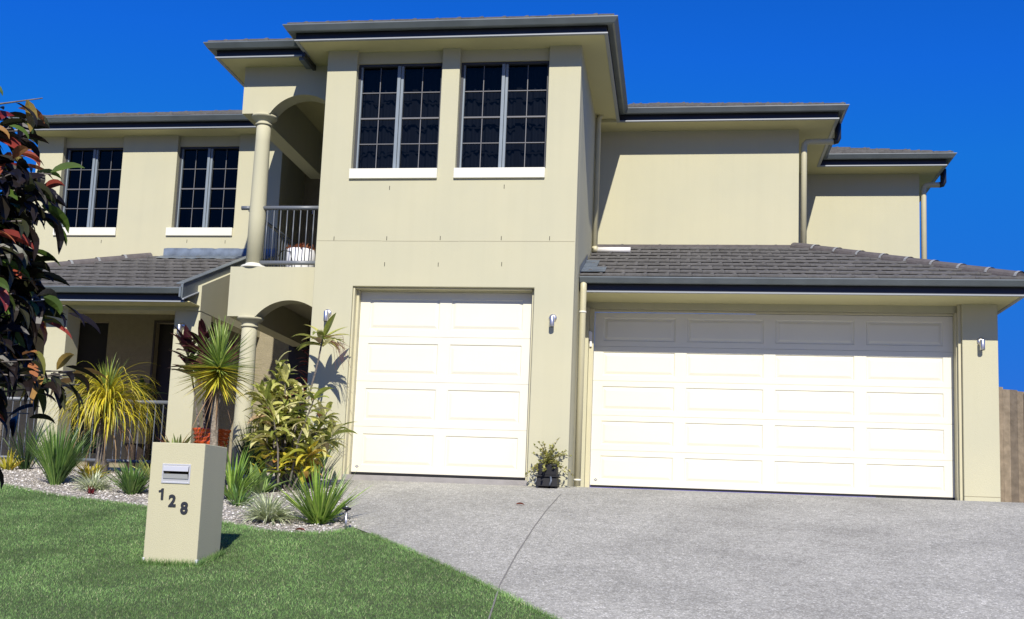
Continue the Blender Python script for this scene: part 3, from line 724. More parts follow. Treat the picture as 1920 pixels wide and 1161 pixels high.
bl = MB().lathe((0,0,0), [(.03, 0), (.03, .12)], 16); bl.v = [(a-3.5, b+4.33, c+4.7) for a, b, c in bl.v]
bl.build('balcony_lamp', M['chrome'], house)

# ------------------------------------------------------------------ ground
def sheet(name, poly, off, m, kind='structure', step=.6, skirt=0):
    me = bpy.data.meshes.new(name); bm = bmesh.new()
    f = bm.faces.new([bm.verts.new((x, y, 0)) for x, y in poly])
    ys = [p[1] for p in poly]; y = -.6
    cuts = [.6, .45, .3, .15, 0, -.15, -.3, -.45, -.6, -13]
    for y in cuts:
        if min(ys) < y < max(ys):
            bmesh.ops.bisect_plane(bm, geom=list(bm.verts)+list(bm.edges)+list(bm.faces), plane_co=(0, y, 0), plane_no=(0, 1, 0))
    for v in bm.verts: v.co.z = gz(v.co.y)+off
    bmesh.ops.triangulate(bm, faces=bm.faces)
    bmesh.ops.recalc_face_normals(bm, faces=bm.faces)
    for f in bm.faces:
        if f.normal.z < 0: f.normal_flip()
    bm.to_mesh(me); bm.free()
    o = link(name, me, m); o['kind'] = kind; return o
sheet('ground', [(-300, -300), (300, -300), (300, 400), (-300, 400)], -.06, M['ground'])
drive_edge = [(-1.40, .34), (-1.33, -.3), (-1.12, -.9), (-.80, -1.7), (-.45, -2.7), (-.16, -3.45), (.12, -3.78), (.62, -4.40), (1.19, -5.12), (1.72, -5.85), (2.17, -6.50), (2.75, -7.35), (3.35, -8.4), (3.8, -9.6), (4.1, -11), (4.2, -13)]
sheet('driveway', drive_edge+[(9.2, -13), (8.0, -6), (7.80, 0), (7.80, 3.5), (7.172, 3.5), (7.172, 1.7), (-1.36, 1.7)], 0, M['drive'])
bed_edge = [(-9.5, -.15), (-7.6, -.75), (-6.2, -1.20), (-5.16, -1.58), (-4.4, -2.05), (-3.8, -2.36), (-3.2, -2.55), (-2.66, -2.78), (-2.1, -3.12), (-1.6, -3.42), (-1.21, -3.66), (-.9, -3.85), (-.60, -3.90), (-.30, -3.80), (-.12, -3.52)]
sheet('garden_bed', bed_edge+[(.0, -3.55), (-.40, -2.7), (-.74, -1.7), (-1.06, -.9), (-1.27, -.3), (-1.34, .02), (XL, .02), (XL, .9), (-9.5, .9)], -.012, M['gravel'])
lawn_poly = [(-.12, -3.52)]+[(x+.02, y+.0) for x, y in drive_edge[6:]]+[(-12, -13), (-12, .4), (-9.5, -.15)]+bed_edge[1:-1]
sheet('lawn', lawn_poly, -.008, M['lawnbase'])
sheet('side_path', [(7.802, 0), (8.3, 0), (8.3, 9), (7.802, 9)], .004, M['kerb'])
# saw-cut joint in the driveway
jm = MB(); pts = [(1.63, -.02), (1.60, -.9), (1.575, -2.0), (1.575, -3.0), (1.60, -4.4), (1.645, -5.6), (1.76, -6.9), (1.95, -8.5)]
for a, b in zip(pts, pts[1:]):
    jm.add([(a[0]-.006, a[1], gz(a[1])+.004), (a[0]+.006, a[1], gz(a[1])+.004), (b[0]+.006, b[1], gz(b[1])+.004), (b[0]-.006, b[1], gz(b[1])+.004)], [(0, 1, 2, 3)])
tag(jm.build('driveway_joint', mat('joint_filler', (.19, .18, .16), .95)), kind='structure')

# lawn blades: numpy mesh
def inpoly(px, py, poly):
    ins = np.zeros(len(px), bool); n = len(poly)
    for i in range(n):
        x1, y1 = poly[i]; x2, y2 = poly[(i+1) % n]
        if y1 == y2: continue
        c = ((y1 > py) != (y2 > py)) & (px < (x2-x1)*(py-y1)/(y2-y1)+x1); ins ^= c
    return ins
rng = np.random.default_rng(3)
def blades(n, x0, x1, y0, y1, h, w):
    px = rng.uniform(x0, x1, n); py = rng.uniform(y0, y1, n)
    jx = px+rng.normal(0, .022, n); jy = py+rng.normal(0, .022, n)
    k = inpoly(jx, jy, lawn_poly) & ~((px > -1.36) & (px < -.84) & (py > -5.43) & (py < -4.95))
    px, py = px[k], py[k]; n = len(px)
    pz = np.where(py > -.6, -.055-.17*.6*np.clip((.6-py)/1.2, 0, 1)**2, -.055+.17*py)-.012
    a = rng.uniform(0, 2*np.pi, n); hh = h*rng.uniform(.5, 1.25, n); ww = w*rng.uniform(.7, 1.3, n)
    lx = rng.normal(0, .5, n)*hh; ly = rng.normal(0, .5, n)*hh
    b0 = np.stack([px-np.cos(a)*ww, py-np.sin(a)*ww, pz], 1); b1 = np.stack([px+np.cos(a)*ww, py+np.sin(a)*ww, pz], 1)
    t = np.stack([px+lx, py+ly, pz+hh], 1)
    v = np.stack([b0, b1, t], 1).reshape(-1, 3)
    return v
vs = np.concatenate([blades(560000, -8.5, 3.2, -7.4, -.3, .023, .0027), blades(80000, -3.5, 3.6, -8.6, -7.2, .023, .0027)])
def tufts(path, n, sp, h):
    out = []
    P_ = np.array(path, float); seg = rng.integers(0, len(P_)-1, n); t_ = rng.uniform(0, 1, n)
    c = P_[seg]*(1-t_)[:, None]+P_[seg+1]*t_[:, None]+rng.normal(0, sp, (n, 2))
    px, py = c[:, 0], c[:, 1]; pz = -.055+.17*np.minimum(py, 0)-.012
    a = rng.uniform(0, 6.28, n); hh = h*rng.uniform(.3, 1.3, n)
    b0 = np.stack([px-np.cos(a)*.003, py-np.sin(a)*.003, pz], 1); b1 = np.stack([px+np.cos(a)*.003, py+np.sin(a)*.003, pz], 1)
    t2 = np.stack([px+rng.normal(0, .45, n)*hh, py+rng.normal(0, .45, n)*hh, pz+hh], 1)
    return np.stack([b0, b1, t2], 1).reshape(-1, 3)
vs = np.concatenate([vs, tufts([(-1.35, -5.44), (-.85, -5.44), (-.85, -4.94)], 1500, .010, .06), tufts(drive_edge[6:], 6000, .014, .035), tufts(bed_edge, 5000, .02, .035)])
nt_ = len(vs)//3; me = bpy.data.meshes.new('lawn_grass')
me.vertices.add(len(vs)); me.vertices.foreach_set('co', vs.astype(np.float32).ravel())
me.loops.add(len(vs)); me.loops.foreach_set('vertex_index', np.arange(len(vs), dtype=np.int32))
me.polygons.add(nt_); me.polygons.foreach_set('loop_start', np.arange(0, len(vs), 3, dtype=np.int32))
me.update(calc_edges=True); me.validate()
tag(link('lawn_grass', me, M['grass']), 'short mown green lawn grass in front of the garden bed', 'grass', kind='stuff')
# pebbles
bed_poly = bed_edge+[(.0, -3.55), (-.40, -2.7), (-.74, -1.7), (-1.06, -.9), (-1.27, -.3), (-1.34, .02), (XL, .02), (XL, .9), (-9.5, .9)]
n = 34000; px = rng.uniform(-8, .1, n); py = rng.uniform(-4, .9, n); k = inpoly(px+rng.normal(0, .03, n), py+rng.normal(0, .02, n), bed_poly); px, py = px[k], py[k]
mb = MB()
for x, y in zip(px, py):
    x, y = float(x), float(y)
    r_ = U(.008, .019); z = gz(y)-.006; a = U(0, 6.28); c, s_ = math.cos(a)*r_, math.sin(a)*r_; q = U(.6, .9); hh = r_*U(.5, .9)
    mb.add([(x+c, y+s_, z), (x-s_*q, y+c*q, z), (x-c, y-s_, z), (x+s_*q, y-c*q, z), (x+c*.3, y+s_*.3, z+hh), (x-c*.35, y-s_*.35, z+hh*.9)],
           [(0, 1, 4), (1, 5, 4), (1, 2, 5), (2, 3, 5), (3, 4, 5), (3, 0, 4)])
tag(mb.build('bed_pebbles', M['gravelp']), 'pale loose gravel covering the garden bed', 'gravel', kind='stuff')

# ------------------------------------------------------------------ mailbox
mbx = thing('mailbox', (-1.1, -5.2, gz(-5.4)), 'cream rendered pillar mailbox numbered 128 standing on the lawn', 'mailbox')
m_ = MB(); b_ = [(-1.330, -5.42), (-.865, -5.42), (-.865, -4.955), (-1.330, -4.955)]
wall_panel(-1.330, -.868, -1.15, .008, -5.42, -4.96, [(-1.215, -.983, -.318, -.172)])
body = wall_panel(-1.330, -.868, -1.15, .008, -5.42, -4.96, [(-1.215, -.983, -.318, -.172)])
body.build('pillar', render_mat('mailbox_render', (.53, .495, .325), (.495, .465, .31)), mbx, bevel=.006)
MB().box(-1.2149, -.9831, -5.30, -5.29, -.3179, -.1721).build('inner_box', M['dark'], mbx)
sl = MB().box(-1.222, -1.208, -5.428, -5.40, -.325, -.165).box(-.990, -.976, -5.428, -5.40, -.325, -.165).box(-1.208, -.990, -5.428, -5.40, -.325, -.312).box(-1.208, -.990, -5.428, -5.40, -.178, -.165)
plate = sl.build('letter_slot', M['slot'], mbx, bevel=.002)
V = lambda z, y: [(-1.208, y, z), (-.990, y, z)]
MB().add(V(-.178, -5.424)+V(-.188, -5.436)+V(-.225, -5.440)+V(-.228, -5.415), [(0, 2, 3, 1), (2, 4, 5, 3), (4, 6, 7, 5)]).build('slot_hood', M['slot'], plate)
MB().add(V(-.248, -5.445)+V(-.285, -5.432)+V(-.288, -5.424)+V(-.312, -5.421), [(0, 2, 3, 1), (2, 4, 5, 3), (4, 6, 7, 5)]).build('slot_lip', M['slot'], plate)
for ch, x, z in (('1', -1.245, -.46), ('2', -1.145, -.51), ('8', -1.038, -.565)):
    cu = bpy.data.curves.new('digit', 'FONT'); cu.body = ch; cu.size = .130; cu.extrude = .004; cu.offset = .0052
    t = bpy.data.objects.new('digit', cu); col.objects.link(t)
    me = bpy.data.meshes.new_from_object(t.evaluated_get(bpy.context.evaluated_depsgraph_get())); bpy.data.objects.remove(t)
    me.transform(Matrix.Translation((x, -5.424, z)) @ Matrix.Rotation(R(90), 4, 'X') @ Matrix.Diagonal((.95, 1, 1, 1)))
    if ch == '1':
        me = bpy.data.meshes.new('digit'); q = MB().prism([(.030, 0), (.050, 0), (.050, .092), (.034, .092), (.026, .080), (.008, .074), (.008, .061), (.030, .064)], -.004, .004); me.from_pydata(q.v, [], q.f)
        me.transform(Matrix.Translation((x, -5.424, z)))
    link('digit', me, M['number'], mbx)
pb = MB().box(-1.337, -1.312, -5.424, -5.39, -1.04, -.93).box(-.884, -.862, -5.424, -5.39, -1.03, -.93)
pb.build('chipped_corner', M['plaster'], mbx, bevel=.008)

# ------------------------------------------------------------------ solar light
sx, sy = -.18, -3.62; z0 = gz(sy)
t = thing('garden_light', (sx, sy, z0), 'small chrome solar stake light with dark disc top at the bed corner', 'garden light')
MB().tube([(sx, sy, z0-.05), (sx, sy, z0+.19)], .011, 12).build('stake', M['chrome'], t, smooth=True)
MB().lathe((sx, sy, z0+.185), [(.012, 0), (.038, .006), (.046, .016), (.040, .026), (.01, .032)], 24).build('lamp_cap', M['black'], t, smooth=True)
MB().lathe((sx, sy, z0+.216), [(.022, 0), (.014, .008), (.002, .010)], 16).build('solar_cell', M['chrome'], t, smooth=True)

# ------------------------------------------------------------------ timber fence at the right
fn = thing('timber_fence', (7.9, 3.5, 0), 'weathered brown paling fence beyond the right garage pier', 'fence')
def fpt(d_, off=0): return (7.45+.7071*d_-.7071*off*-1, 4.0-.7071*d_+.7071*off)
def ftop(d_): return 1.93-.30*max(d_, .3)
fb = MB(); d_ = -1.0
while d_ < 4.4:
    w_ = U(.095, .115); (xa, ya), (xb, yb) = fpt(d_), fpt(d_+w_-.004); o_ = U(-.004, .004); n_ = (.0127, .0127)
    za = gz(ya)-.05; zt_ = ftop(d_)+U(-.01, .01); zt2 = zt_-.24*w_*.6
    xa += o_; xb += o_; ya += o_; yb += o_
    fb.add([(xa, ya, za), (xb, yb, za), (xb+n_[0], yb+n_[1], za), (xa+n_[0], ya+n_[1], za), (xa, ya, zt_), (xb, yb, zt2), (xb+n_[0], yb+n_[1], zt2), (xa+n_[0], ya+n_[1], zt_)],
           [(0, 3, 2, 1), (4, 5, 6, 7), (0, 1, 5, 4), (1, 2, 6, 5), (2, 3, 7, 6), (3, 0, 4, 7)])
    d_ += w_
fb.build('palings', M['wood'], fn)
for dd in (-.6, 1.6, 3.8):
    x_, y_ = fpt(dd, .07); MB().box(x_-.05, x_+.05, y_-.05, y_+.05, -.5, ftop(dd)-.1).build('post', M['wood'], fn)
for h_ in (.3, 1.45):
    p_ = [fpt(-1, .07), fpt(4.3, .07)]; MB().tube([(p_[0][0], p_[0][1], h_+.24), (p_[1][0], p_[1][1], h_-.24*4.0)], .03, 4).build('fence_rail', M['wood'], fn)
# brown leaf litter at its foot
mb = MB()
for i in range(160):
    q_ = U(.1, 2.5); x, y = fpt(q_, -U(.02, .16)); mb.leaf((x, y, gz(y)+.02+U(0, .04)), (U(-1, 1), U(-1, 1), U(-.1, .4)), U(.05, .10), U(.02, .04), .5, 3, 'lance')
tag(mb.build('leaf_litter', mat('litter', (.2, .07, .03), .8, island=[(0, (.05, .03, .02)), (.6, (.28, .10, .05)), (1, (.36, .2, .12))])), 'brown dead leaves drifted at the foot of the fence', 'leaf litter', kind='stuff')

# ------------------------------------------------------------------ plants
def sph(pitch, az):
    return Vector((math.cos(pitch)*math.cos(az), math.cos(pitch)*math.sin(az), math.sin(pitch)))
GR = {'strap_leaf_clump': 'strappy clumps in the garden bed', 'variegated_grass_clump': 'variegated tufts in the gravel', 'yellow_croton': 'low yellow-leaved plants in the bed'}
def clump(name, x, y, label, m, n, L0, L1, w, spread, droop, shape='strap', cat='plant', r0=.06, fold=.3, inner=0):
    z = gz(y)-.02; t = thing(name, (x, y, z), label, cat, GR.get(name)); mb = MB()
    for i in range(inner):
        mb.leaf((x+U(-r0, r0), y+U(-r0, r0), z), sph(R(U(15, 80)), U(0, 6.283)), U(.15, .35), w, .8, 5, shape, fold)
    for i in range(n):
        az = U(0, 6.283); tilt = (rnd()**.8)*spread; p = R(90)-tilt
        rr = r0*math.sqrt(rnd()); 
        mb.leaf((x+rr*math.cos(az), y+rr*math.sin(az), z), sph(p, az+U(-.4, .4)), U(L0, L1), w*U(.7, 1.2), droop*U(.5, 1.3), 6, shape, fold, twist=U(-.5, .5))
    mb.build('leaves', M[m], t); return t, z
# dark green spiky clump, far left
clump('strap_leaf_clump', -4.50, -1.45, 'tall spiky green clump at the left end of the gravel bed', 'strap', 340, .45, .88, .014, .62, .40)
clump('strap_leaf_clump', -3.25, -1.95, 'low dark strappy clump just left of the mailbox', 'strap', 230, .22, .46, .016, .9, .5)
clump('strap_leaf_clump', -.55, -3.30, 'broad bright green spiky clump at the bed corner by the solar light', 'strapl', 190, .30, .70, .017, .95, .25, inner=110)
clump('variegated_grass_clump', -1.09, -3.28, 'pale cream-green variegated tuft between mailbox and solar light', 'varieg', 520, .20, .40, .012, 1.25, 1.5)
clump('variegated_grass_clump', -3.84, -1.75, 'small pale striped tuft between the spiky clumps left of the mailbox', 'varieg', 300, .16, .34, .011, 1.3, 1.4)
clump('variegated_grass_clump', -2.72, -2.2, 'faded variegated tuft half hidden at the left edge of the mailbox', 'varieg', 80, .12, .26, .011, 1.35, 1.4)
clump('strap_leaf_clump', -1.98, -2.05, 'long-leaved green clump just right of the mailbox', 'strapl', 90, .35, .74, .022, .85, .6)
clump('strap_leaf_clump', -1.75, -2.45, 'small dark strappy tuft beside the right face of the mailbox', 'strap', 50, .15, .34, .02, 1.1, .8)
clump('strap_leaf_clump', -2.35, -.55, 'dark upright strappy clump in front of the lower column', 'strapd', 120, .45, .85, .020, .55, .35)
clump('strap_leaf_clump', -1.70, .0-.2, 'dark green tuft behind the croton shrub', 'strap', 60, .5, .9, .02, .5, .35)
clump('agave', -1.88, -1.55, 'pale green broad-leaved agave at the foot of the croton', 'agave', 20, .25, .42, .085, 1.1, .3, 'lance')
t, z = clump('bromeliad', -3.12, -1.15, 'green and red bromeliad rosette showing over the mailbox top', 'brom', 1, .1, .2, .02, 1.0, .3)
for o_ in list(t.children): bpy.data.objects.remove(o_)
MB().lathe((-3.12, -1.15, z), [(.12, 0), (.17, .30), (.18, .30), (.18, .33), (.15, .33), (.001, .31)], 24, cap=False).build('pot_body', M['brownpot'], t, smooth=True)
mb = MB()
for i in range(44): mb.leaf((-3.12+U(-.03, .03), -1.15+U(-.03, .03), z+.30), sph(R(U(12, 72)), U(0, 6.283)), U(.30, .46), U(.07, .10), U(.1, .5), 6, 'taper', .3)
mb.build('leaves', M['brom'], t)
clump('yellow_croton', -4.28, -1.0, 'small yellow-green leafy plant between the spiky clump and ponytail palm', 'crotonlow', 46, .14, .32, .035, 1.0, .7, 'lance')
clump('yellow_croton', -5.85, -.35, 'small yellow leafy plant at the far left of the bed', 'crotonlow', 40, .14, .34, .03, .9, .7, 'lance')
clump('strap_leaf_clump', -5.70, -.20, 'dark spiky tuft behind the small yellow plant at far left', 'strapd', 60, .3, .75, .018, .7, .4)
clump('yellow_croton', -3.6, -.75, 'low yellow-green leafy plant at the foot of the ponytail palm', 'croton', 60, .16, .36, .04, 1.0, .7, 'lance')
clump('red_rosette', -3.70, -2.05, 'tiny dark red rosette in the gravel left of the mailbox', 'redleaf', 22, .06, .12, .025, 1.2, .4, 'taper', r0=.02)
clump('strap_leaf_clump', -2.95, -1.3, 'grey-green strappy tuft beside the left top corner of the mailbox', 'agave', 30, .25, .5, .022, 1.0, .9)

# ponytail palm
px_, py_ = -4.52, -.40; z = gz(py_)
t = thing('ponytail_palm', (px_, py_, z), 'ponytail palm with drooping yellow-green leaves before the porch railing', 'palm')
MB().tube([(px_, py_, z-.03), (px_, py_, z+.05), (px_+.01, py_, z+.16), (px_-.01, py_, z+.35), (px_-.03, py_, z+.6), (px_-.04, py_, z+.78)], [.12, .105, .07, .055, .05, .045], 14).build('trunk', M['bark'], t, smooth=True)
cx, cy, cz = px_+.02, py_, z+.80
mb = MB(); mu = MB(); md = MB()
for i in range(430):
    az = U(0, 6.283); p = R(U(5, 72)); mb.leaf((cx+U(-.03, .03), cy+U(-.03, .03), cz+U(-.10, .22)), sph(p, az), U(.60, 1.02), U(.013, .020), U(1.9, 2.9), 10, 'strap', .2)
for i in range(80):
    az = U(0, 6.283); p = R(U(60, 89)); mu.leaf((cx+U(-.02, .02), cy+U(-.02, .02), cz+U(.05, .25)), sph(p, az), U(.30, .62), U(.010, .016), U(.1, .7), 8, 'strap', .2)
for i in range(40):
    az = U(0, 6.283); p = R(U(-40, 20)); md.leaf((cx, cy, cz+U(-.2, 0)), sph(p, az), U(.6, .95), U(.008, .013), U(1.6, 2.4), 8, 'strap', .2)
mb.build('drooping_leaves', M['pony'], t); mu.build('top_leaves', M['ponyup'], t); md.build('old_leaves', M['dry'], t)

# second yucca-like palm at the far left edge
px_, py_ = -6.12, -.25; z = gz(py_)
t = thing('dracaena', (px_, py_, z), 'thin-leaved dracaena at the left edge before the porch', 'plant')
MB().tube([(px_, py_, z-.05), (px_+.01, py_, z+.6), (px_-.01, py_, z+1.25)], [.06, .05, .045], 12).build('trunk', M['yuccabark'], t, smooth=True)
mb = MB()
for i in range(150):
    az = U(0, 6.283); p = R(U(-25, 80)); mb.leaf((px_, py_, z+1.2+U(-.1, .12)), sph(p, az), U(.4, .75), U(.012, .02), U(.3, .9), 7, 'taper', .2)
mb.build('leaves', M['yucca'], t)

# yucca behind the mailbox
px_, py_ = -2.36, -1.80; z = gz(py_)
t = thing('yucca', (px_, py_, z), 'spiky yucca with a rough trunk rising behind the mailbox', 'yucca')
MB().tube([(px_+.03, py_, z-.03), (px_, py_, z+.5), (px_-.02, py_, z+1.0), (px_-.01, py_, z+1.36)], [.065, .048, .040, .036], 14).build('trunk', M['yuccabark'], t, smooth=True)
cx, cy, cz = px_-.01, py_, 1.09
mb = MB(); my = MB(); md = MB()
for i in range(150):
    az = U(0, 6.283); k = rnd()**1.3; p = R(-18+k*106); mb.leaf((cx+U(-.02, .02), cy+U(-.02, .02), cz+k*.10), sph(p, az), U(.44, .60), U(.026, .036), U(.0, .12), 5, 'taper', .35)
for i in range(110):
    az = U(0, 6.283); k = rnd(); p = R(-42+k*42); my.leaf((cx, cy, cz-.10+k*.12), sph(p, az), U(.42, .58), U(.028, .038), U(.0, .25), 5, 'taper', .35)
for i in range(12):
    az = U(0, 6.283); md.leaf((cx, cy, cz-.16+U(-.05, .02)), sph(R(U(-80, -50)), az), U(.4, .85), U(.012, .026), U(.2, .5), 6, 'taper', .5)
mb.build('green_leaves', M['yucca'], t); my.build('yellow_leaves', M['yuccay'], t); md.build('dead_leaves', M['dry'], t)

# orange pot with a purple cordyline
px_, py_ = -2.74, -1.02; z = gz(py_)+.09
t = thing('flower_pot', (px_, py_, z), 'ribbed orange glazed pot on a stand behind the mailbox', 'pot')
prof = [(.13, .18)]
for k in range(7): prof += [(.150+.006*k, .20+k*.05), (.165+.006*k, .215+k*.05), (.150+.006*k, .235+k*.05)]
prof += [(.205, .56), (.21, .585), (.18, .585), (.175, .56), (.001, .55)]
prof = [(a_*1.12, b_) for a_, b_ in prof]
MB().lathe((px_, py_, z), prof, 32, cap=False).build('pot_body', M['terra'], t, smooth=True)
MB().lathe((px_, py_, z), [(.16, -.15), (.16, .1), (.13, .18), (.001, .181)], 20, cap=False).build('pot_stand', M['soil'], t)
t = thing('purple_cordyline', (px_, py_, z+.55), 'dark purple cordyline growing from the orange pot', 'plant')
mb = MB(); sb = MB()
for (dx, dy, h, lean) in ((-.16, 0, .80, -.26), (-.12, .05, .92, -.12), (.05, -.03, .70, .06), (-.06, -.06, .55, -.14)):
    a = Vector((px_+dx, py_+dy, z+.54)); b = a+Vector((lean, U(-.05, .05), h+.24)); sb.tube([a, (a+b)/2+Vector((.01, 0, 0)), b], [.014, .012, .01], 8)
    for i in range(22):
        k = rnd()**.5; q = a.lerp(b, .6+.4*k); mb.leaf(q, sph(R(U(10, 75)), U(0, 6.283)), U(.26, .42), U(.085, .13), U(.3, 1.0), 6, 'lance', .3)
sb.build('stems', M['bark'], t); mb.build('leaves', M['cordy'], t)

# croton shrub
t = thing('croton_shrub', (-1.66, -1.25, gz(-1.25)), 'large yellow-green variegated croton shrub beside the single garage', 'shrub')
mb = MB(); ml = MB(); sb = MB(); zb = gz(-1.25)
stems = []
for i in range(17):
    a = Vector((-1.66+U(-.10, .10), -1.25+U(-.15, .15), zb-.03)); az = U(0, 6.283); sp = U(.1, .52); h = U(.60, 1.36)*(1.05-.5*sp)
    b = a+Vector((math.cos(az)*sp*1.15, math.sin(az)*sp*.8, h)); m1 = a.lerp(b, .5)+Vector((math.cos(az)*-.05, 0, .08))
    sb.tube([a, m1, b], [.014, .011, .007], 7); stems.append((a, m1, b))
for x, yy, h in ((-1.90, -1.2, 1.52), (-1.74, -1.3, 1.36), (-1.56, -1.2, 1.16), (-1.22, -1.2, .95), (-2.05, -1.2, 1.15)):
    a = Vector((-1.66, -1.25, zb)); b = Vector((x, yy, zb+h)); m1 = a.lerp(b, .55); sb.tube([a, m1, b], [.014, .011, .007], 7); stems.append((a, m1, b))
for a, m1, b in stems:
    top = b.z-zb
    for k in range(28):
        u = rnd()**.6; q = m1.lerp(b, u) if u > .25 else a.lerp(m1, .45+u*2)
        low = (q.z-zb) < .42
        az = U(0, 6.283); p = R(U(5, 80)) if u > .8 else R(U(-15, 55))
        (ml if low else mb).leaf(q, sph(p, az), U(.19, .37), U(.048, .082), U(.5, 2.0), 6, 'lance', .3, twist=U(-.7, .7))
for i in range(46):
    ml.leaf((-1.66+U(-.35, .35), -1.35+U(-.25, .25), zb+U(.12, .45)), sph(R(U(0, 60)), U(0, 6.283)), U(.16, .26), U(.06, .09), U(.6, 1.3), 6, 'lance', .3)
for i in range(40):   # thin dangling seed stalks
    a = Vector((-1.25+U(-.15, .15), -1.2+U(-.1, .1), zb+U(.5, .9))); sb.tube([a, a+Vector((U(-.08, .14), U(-.05, .05), U(-.12, .02))), a+Vector((U(-.1, .2), U(-.05, .05), U(-.3, -.1)))], [.003, .002, .0015], 4)
sb.build('stems', M['bark'], t); mb.build('upper_leaves', M['croton'], t); ml.build('lower_leaves', M['crotonlow'], t)

# tall bare-stemmed cordyline in front of the wall lamp
px_, py_ = -1.74, -.55; z = gz(py_)
t = thing('tall_cordyline', (px_, py_, z), 'tall thin-stemmed cordyline reaching the lamp left of the single garage', 'plant')
top = Vector((-1.55, py_, 1.68))
MB().tube([(px_, py_, z-.03), (px_+.01, py_, z+.8), (-1.66, py_, 1.05), (-1.59, py_, 1.38), top], [.018, .016, .013, .012, .011], 8).build('stem', M['bark'], t, smooth=True)
mb = MB(); sb = MB()
for i in range(19):
    k = rnd(); mb.leaf(top+Vector((U(-.03, .03), U(-.03, .03), -.10+k*.12)), sph(R(U(5, 80)*(.5+.5*k)), U(0, 6.283)), U(.28, .46), U(.075, .105), U(.4, 1.5), 7, 'lance', .3)
for i in range(18):
    a = top+Vector((U(.0, .10), U(-.03, .03), U(-.02, .05))); b = a+Vector((U(.10, .22), U(-.05, .05), U(-.1, .0))); c = b+Vector((U(-.05, .18), U(-.05, .05), U(-.32, -.05)))
    sb.tube([a, b, c], [.003, .0025, .0015], 4)
mb.build('crown_leaves', M['croton'], t); sb.build('flower_stalks', mat('stalk', (.2, .08, .06), .8), t)

# glazed brown pot behind the croton
px_, py_ = -1.70, -.48; z = gz(py_)
t = thing('tall_pot', (px_, py_, z), 'tall red-brown glazed pot partly hidden behind the croton shrub', 'pot')
MB().lathe((px_, py_, z-.03), [(.10, 0), (.13, .15), (.155, .38), (.15, .47), (.165, .49), (.165, .51), (.14, .51), (.13, .46), (.001, .45)], 28, cap=False).build('pot_body', M['brownpot'], t, smooth=True)

# red plant inside the entry
px_, py_ = -2.42, 1.6
t = thing('red_leaf_plant', (px_, py_, 0), 'red-leaved potted plant inside the shaded entry', 'plant')
MB().lathe((px_, py_, 0), [(.13, 0), (.17, .4), (.16, .4), (.001, .38)], 20, cap=False).build('pot_body', M['brownpot'], t)
mb = MB(); sb = MB(); sb.tube([(px_, py_, .3), (px_+.02, py_, 1.0), (px_, py_, 1.75)], [.015, .012, .008], 8)
for i in range(36): mb.leaf((px_+U(-.05, .05), py_+U(-.05, .05), U(1.0, 1.95)), sph(R(U(-10, 70)), U(0, 6.283)), U(.16, .28), U(.04, .07), 1.0, 5, 'lance', .3)
sb.build('stem', M['bark'], t); mb.build('leaves', M['redleaf'], t)

# shrubs seen through the porch (dark ferny plant)
px_, py_ = -5.2, 1.9
t = thing('porch_plant', (px_, py_, 0), 'dark leafy potted plant standing inside the porch behind the railing', 'plant')
MB().lathe((px_, py_, 0), [(.14, 0), (.18, .4), (.17, .4), (.001, .38)], 20, cap=False).build('pot_body', M['soil'], t)
mb = MB(); sb = MB(); sb.tube([(px_, py_, .35), (px_, py_, .9)], [.02, .012], 8)
for i in range(60): mb.leaf((px_, py_, U(.7, 1.15)), sph(R(U(0, 85)), U(0, 6.283)), U(.3, .5), U(.06, .09), 1.2, 6, 'lance', .3)
sb.build('stem', M['bark'], t); mb.build('leaves', M['strapd'], t)

# balcony planter
px_, py_ = -2.52, 1.15
t = thing('balcony_planter', (px_, py_, 2.857), 'white planter topped with orange bark mulch behind the balcony rail', 'planter')
MB().lathe((px_, py_, 2.857), [(.15, 0), (.19, .06), (.205, .20), (.20, .40), (.185, .40), (.175, .36), (.001, .35)], 32, cap=False).build('pot_body', M['baglite'], t, smooth=True)
mb = MB()
for i in range(260):
    a, q = U(0, 6.283), math.sqrt(rnd())*.185
    mb.leaf((px_+q*math.cos(a), py_+q*math.sin(a), 2.857+.37+U(0, .09)*(1-q*2)), (U(-1, 1), U(-1, 1), U(0, .9)), U(.04, .10), U(.015, .03), .1, 2, 'strap')
mb.build('bark_mulch', mat('mulch_chip', (.5, .2, .08), .9, island=[(0, (.4, .13, .05)), (1, (.65, .3, .16))]), t)
MB().tube([(px_-.22, py_-.36, 2.86), (px_-.23, py_-.36, 3.05), (px_-.15, py_-.37, 3.17), (px_-.03, py_-.37, 3.15), (px_, py_-.36, 3.02), (px_+.01, py_-.36, 2.86)], .008, 8).build('wire_hoop', M['black'], t, smooth=True)

# black planter at the driveway
px_, py_ = 1.37, -.18; z = gz(py_)
t = thing('black_planter', (px_, py_, z), 'square black planter with trailing jade plant between the two garage doors', 'planter')
w = .125; hh = .32
def frus(x, y, z, a, b, h):
    return MB().add([(x-a, y-a, z), (x+a, y-a, z), (x+a, y+a, z), (x-a, y+a, z), (x-b, y-b, z+h), (x+b, y-b, z+h), (x+b, y+b, z+h), (x-b, y+b, z+h)],
                    [(0, 3, 2, 1), (0, 1, 5, 4), (1, 2, 6, 5), (2, 3, 7, 6), (3, 0, 4, 7), (4, 5, 6, 7)])
frus(px_, py_, z+.01, .132, .122, .12).build('pot_base', M['black'], t, bevel=.006)
frus(px_, py_, z+.135, .118, .118, .16).build('pot_body', M['black'], t, bevel=.02)
MB().box(px_-.145, px_+.145, py_-.145, py_+.145, z+.128, z+.146).build('rim', M['black'], t, bevel=.004)
MB().tube([(px_+.05, py_-.135, z+.13), (px_+.06, py_-.17, z+.08), (px_+.04, py_-.16, z+.02)], .012, 8).build('drain_spout', mat('spout', (.12, .14, .17), .4), t, smooth=True)
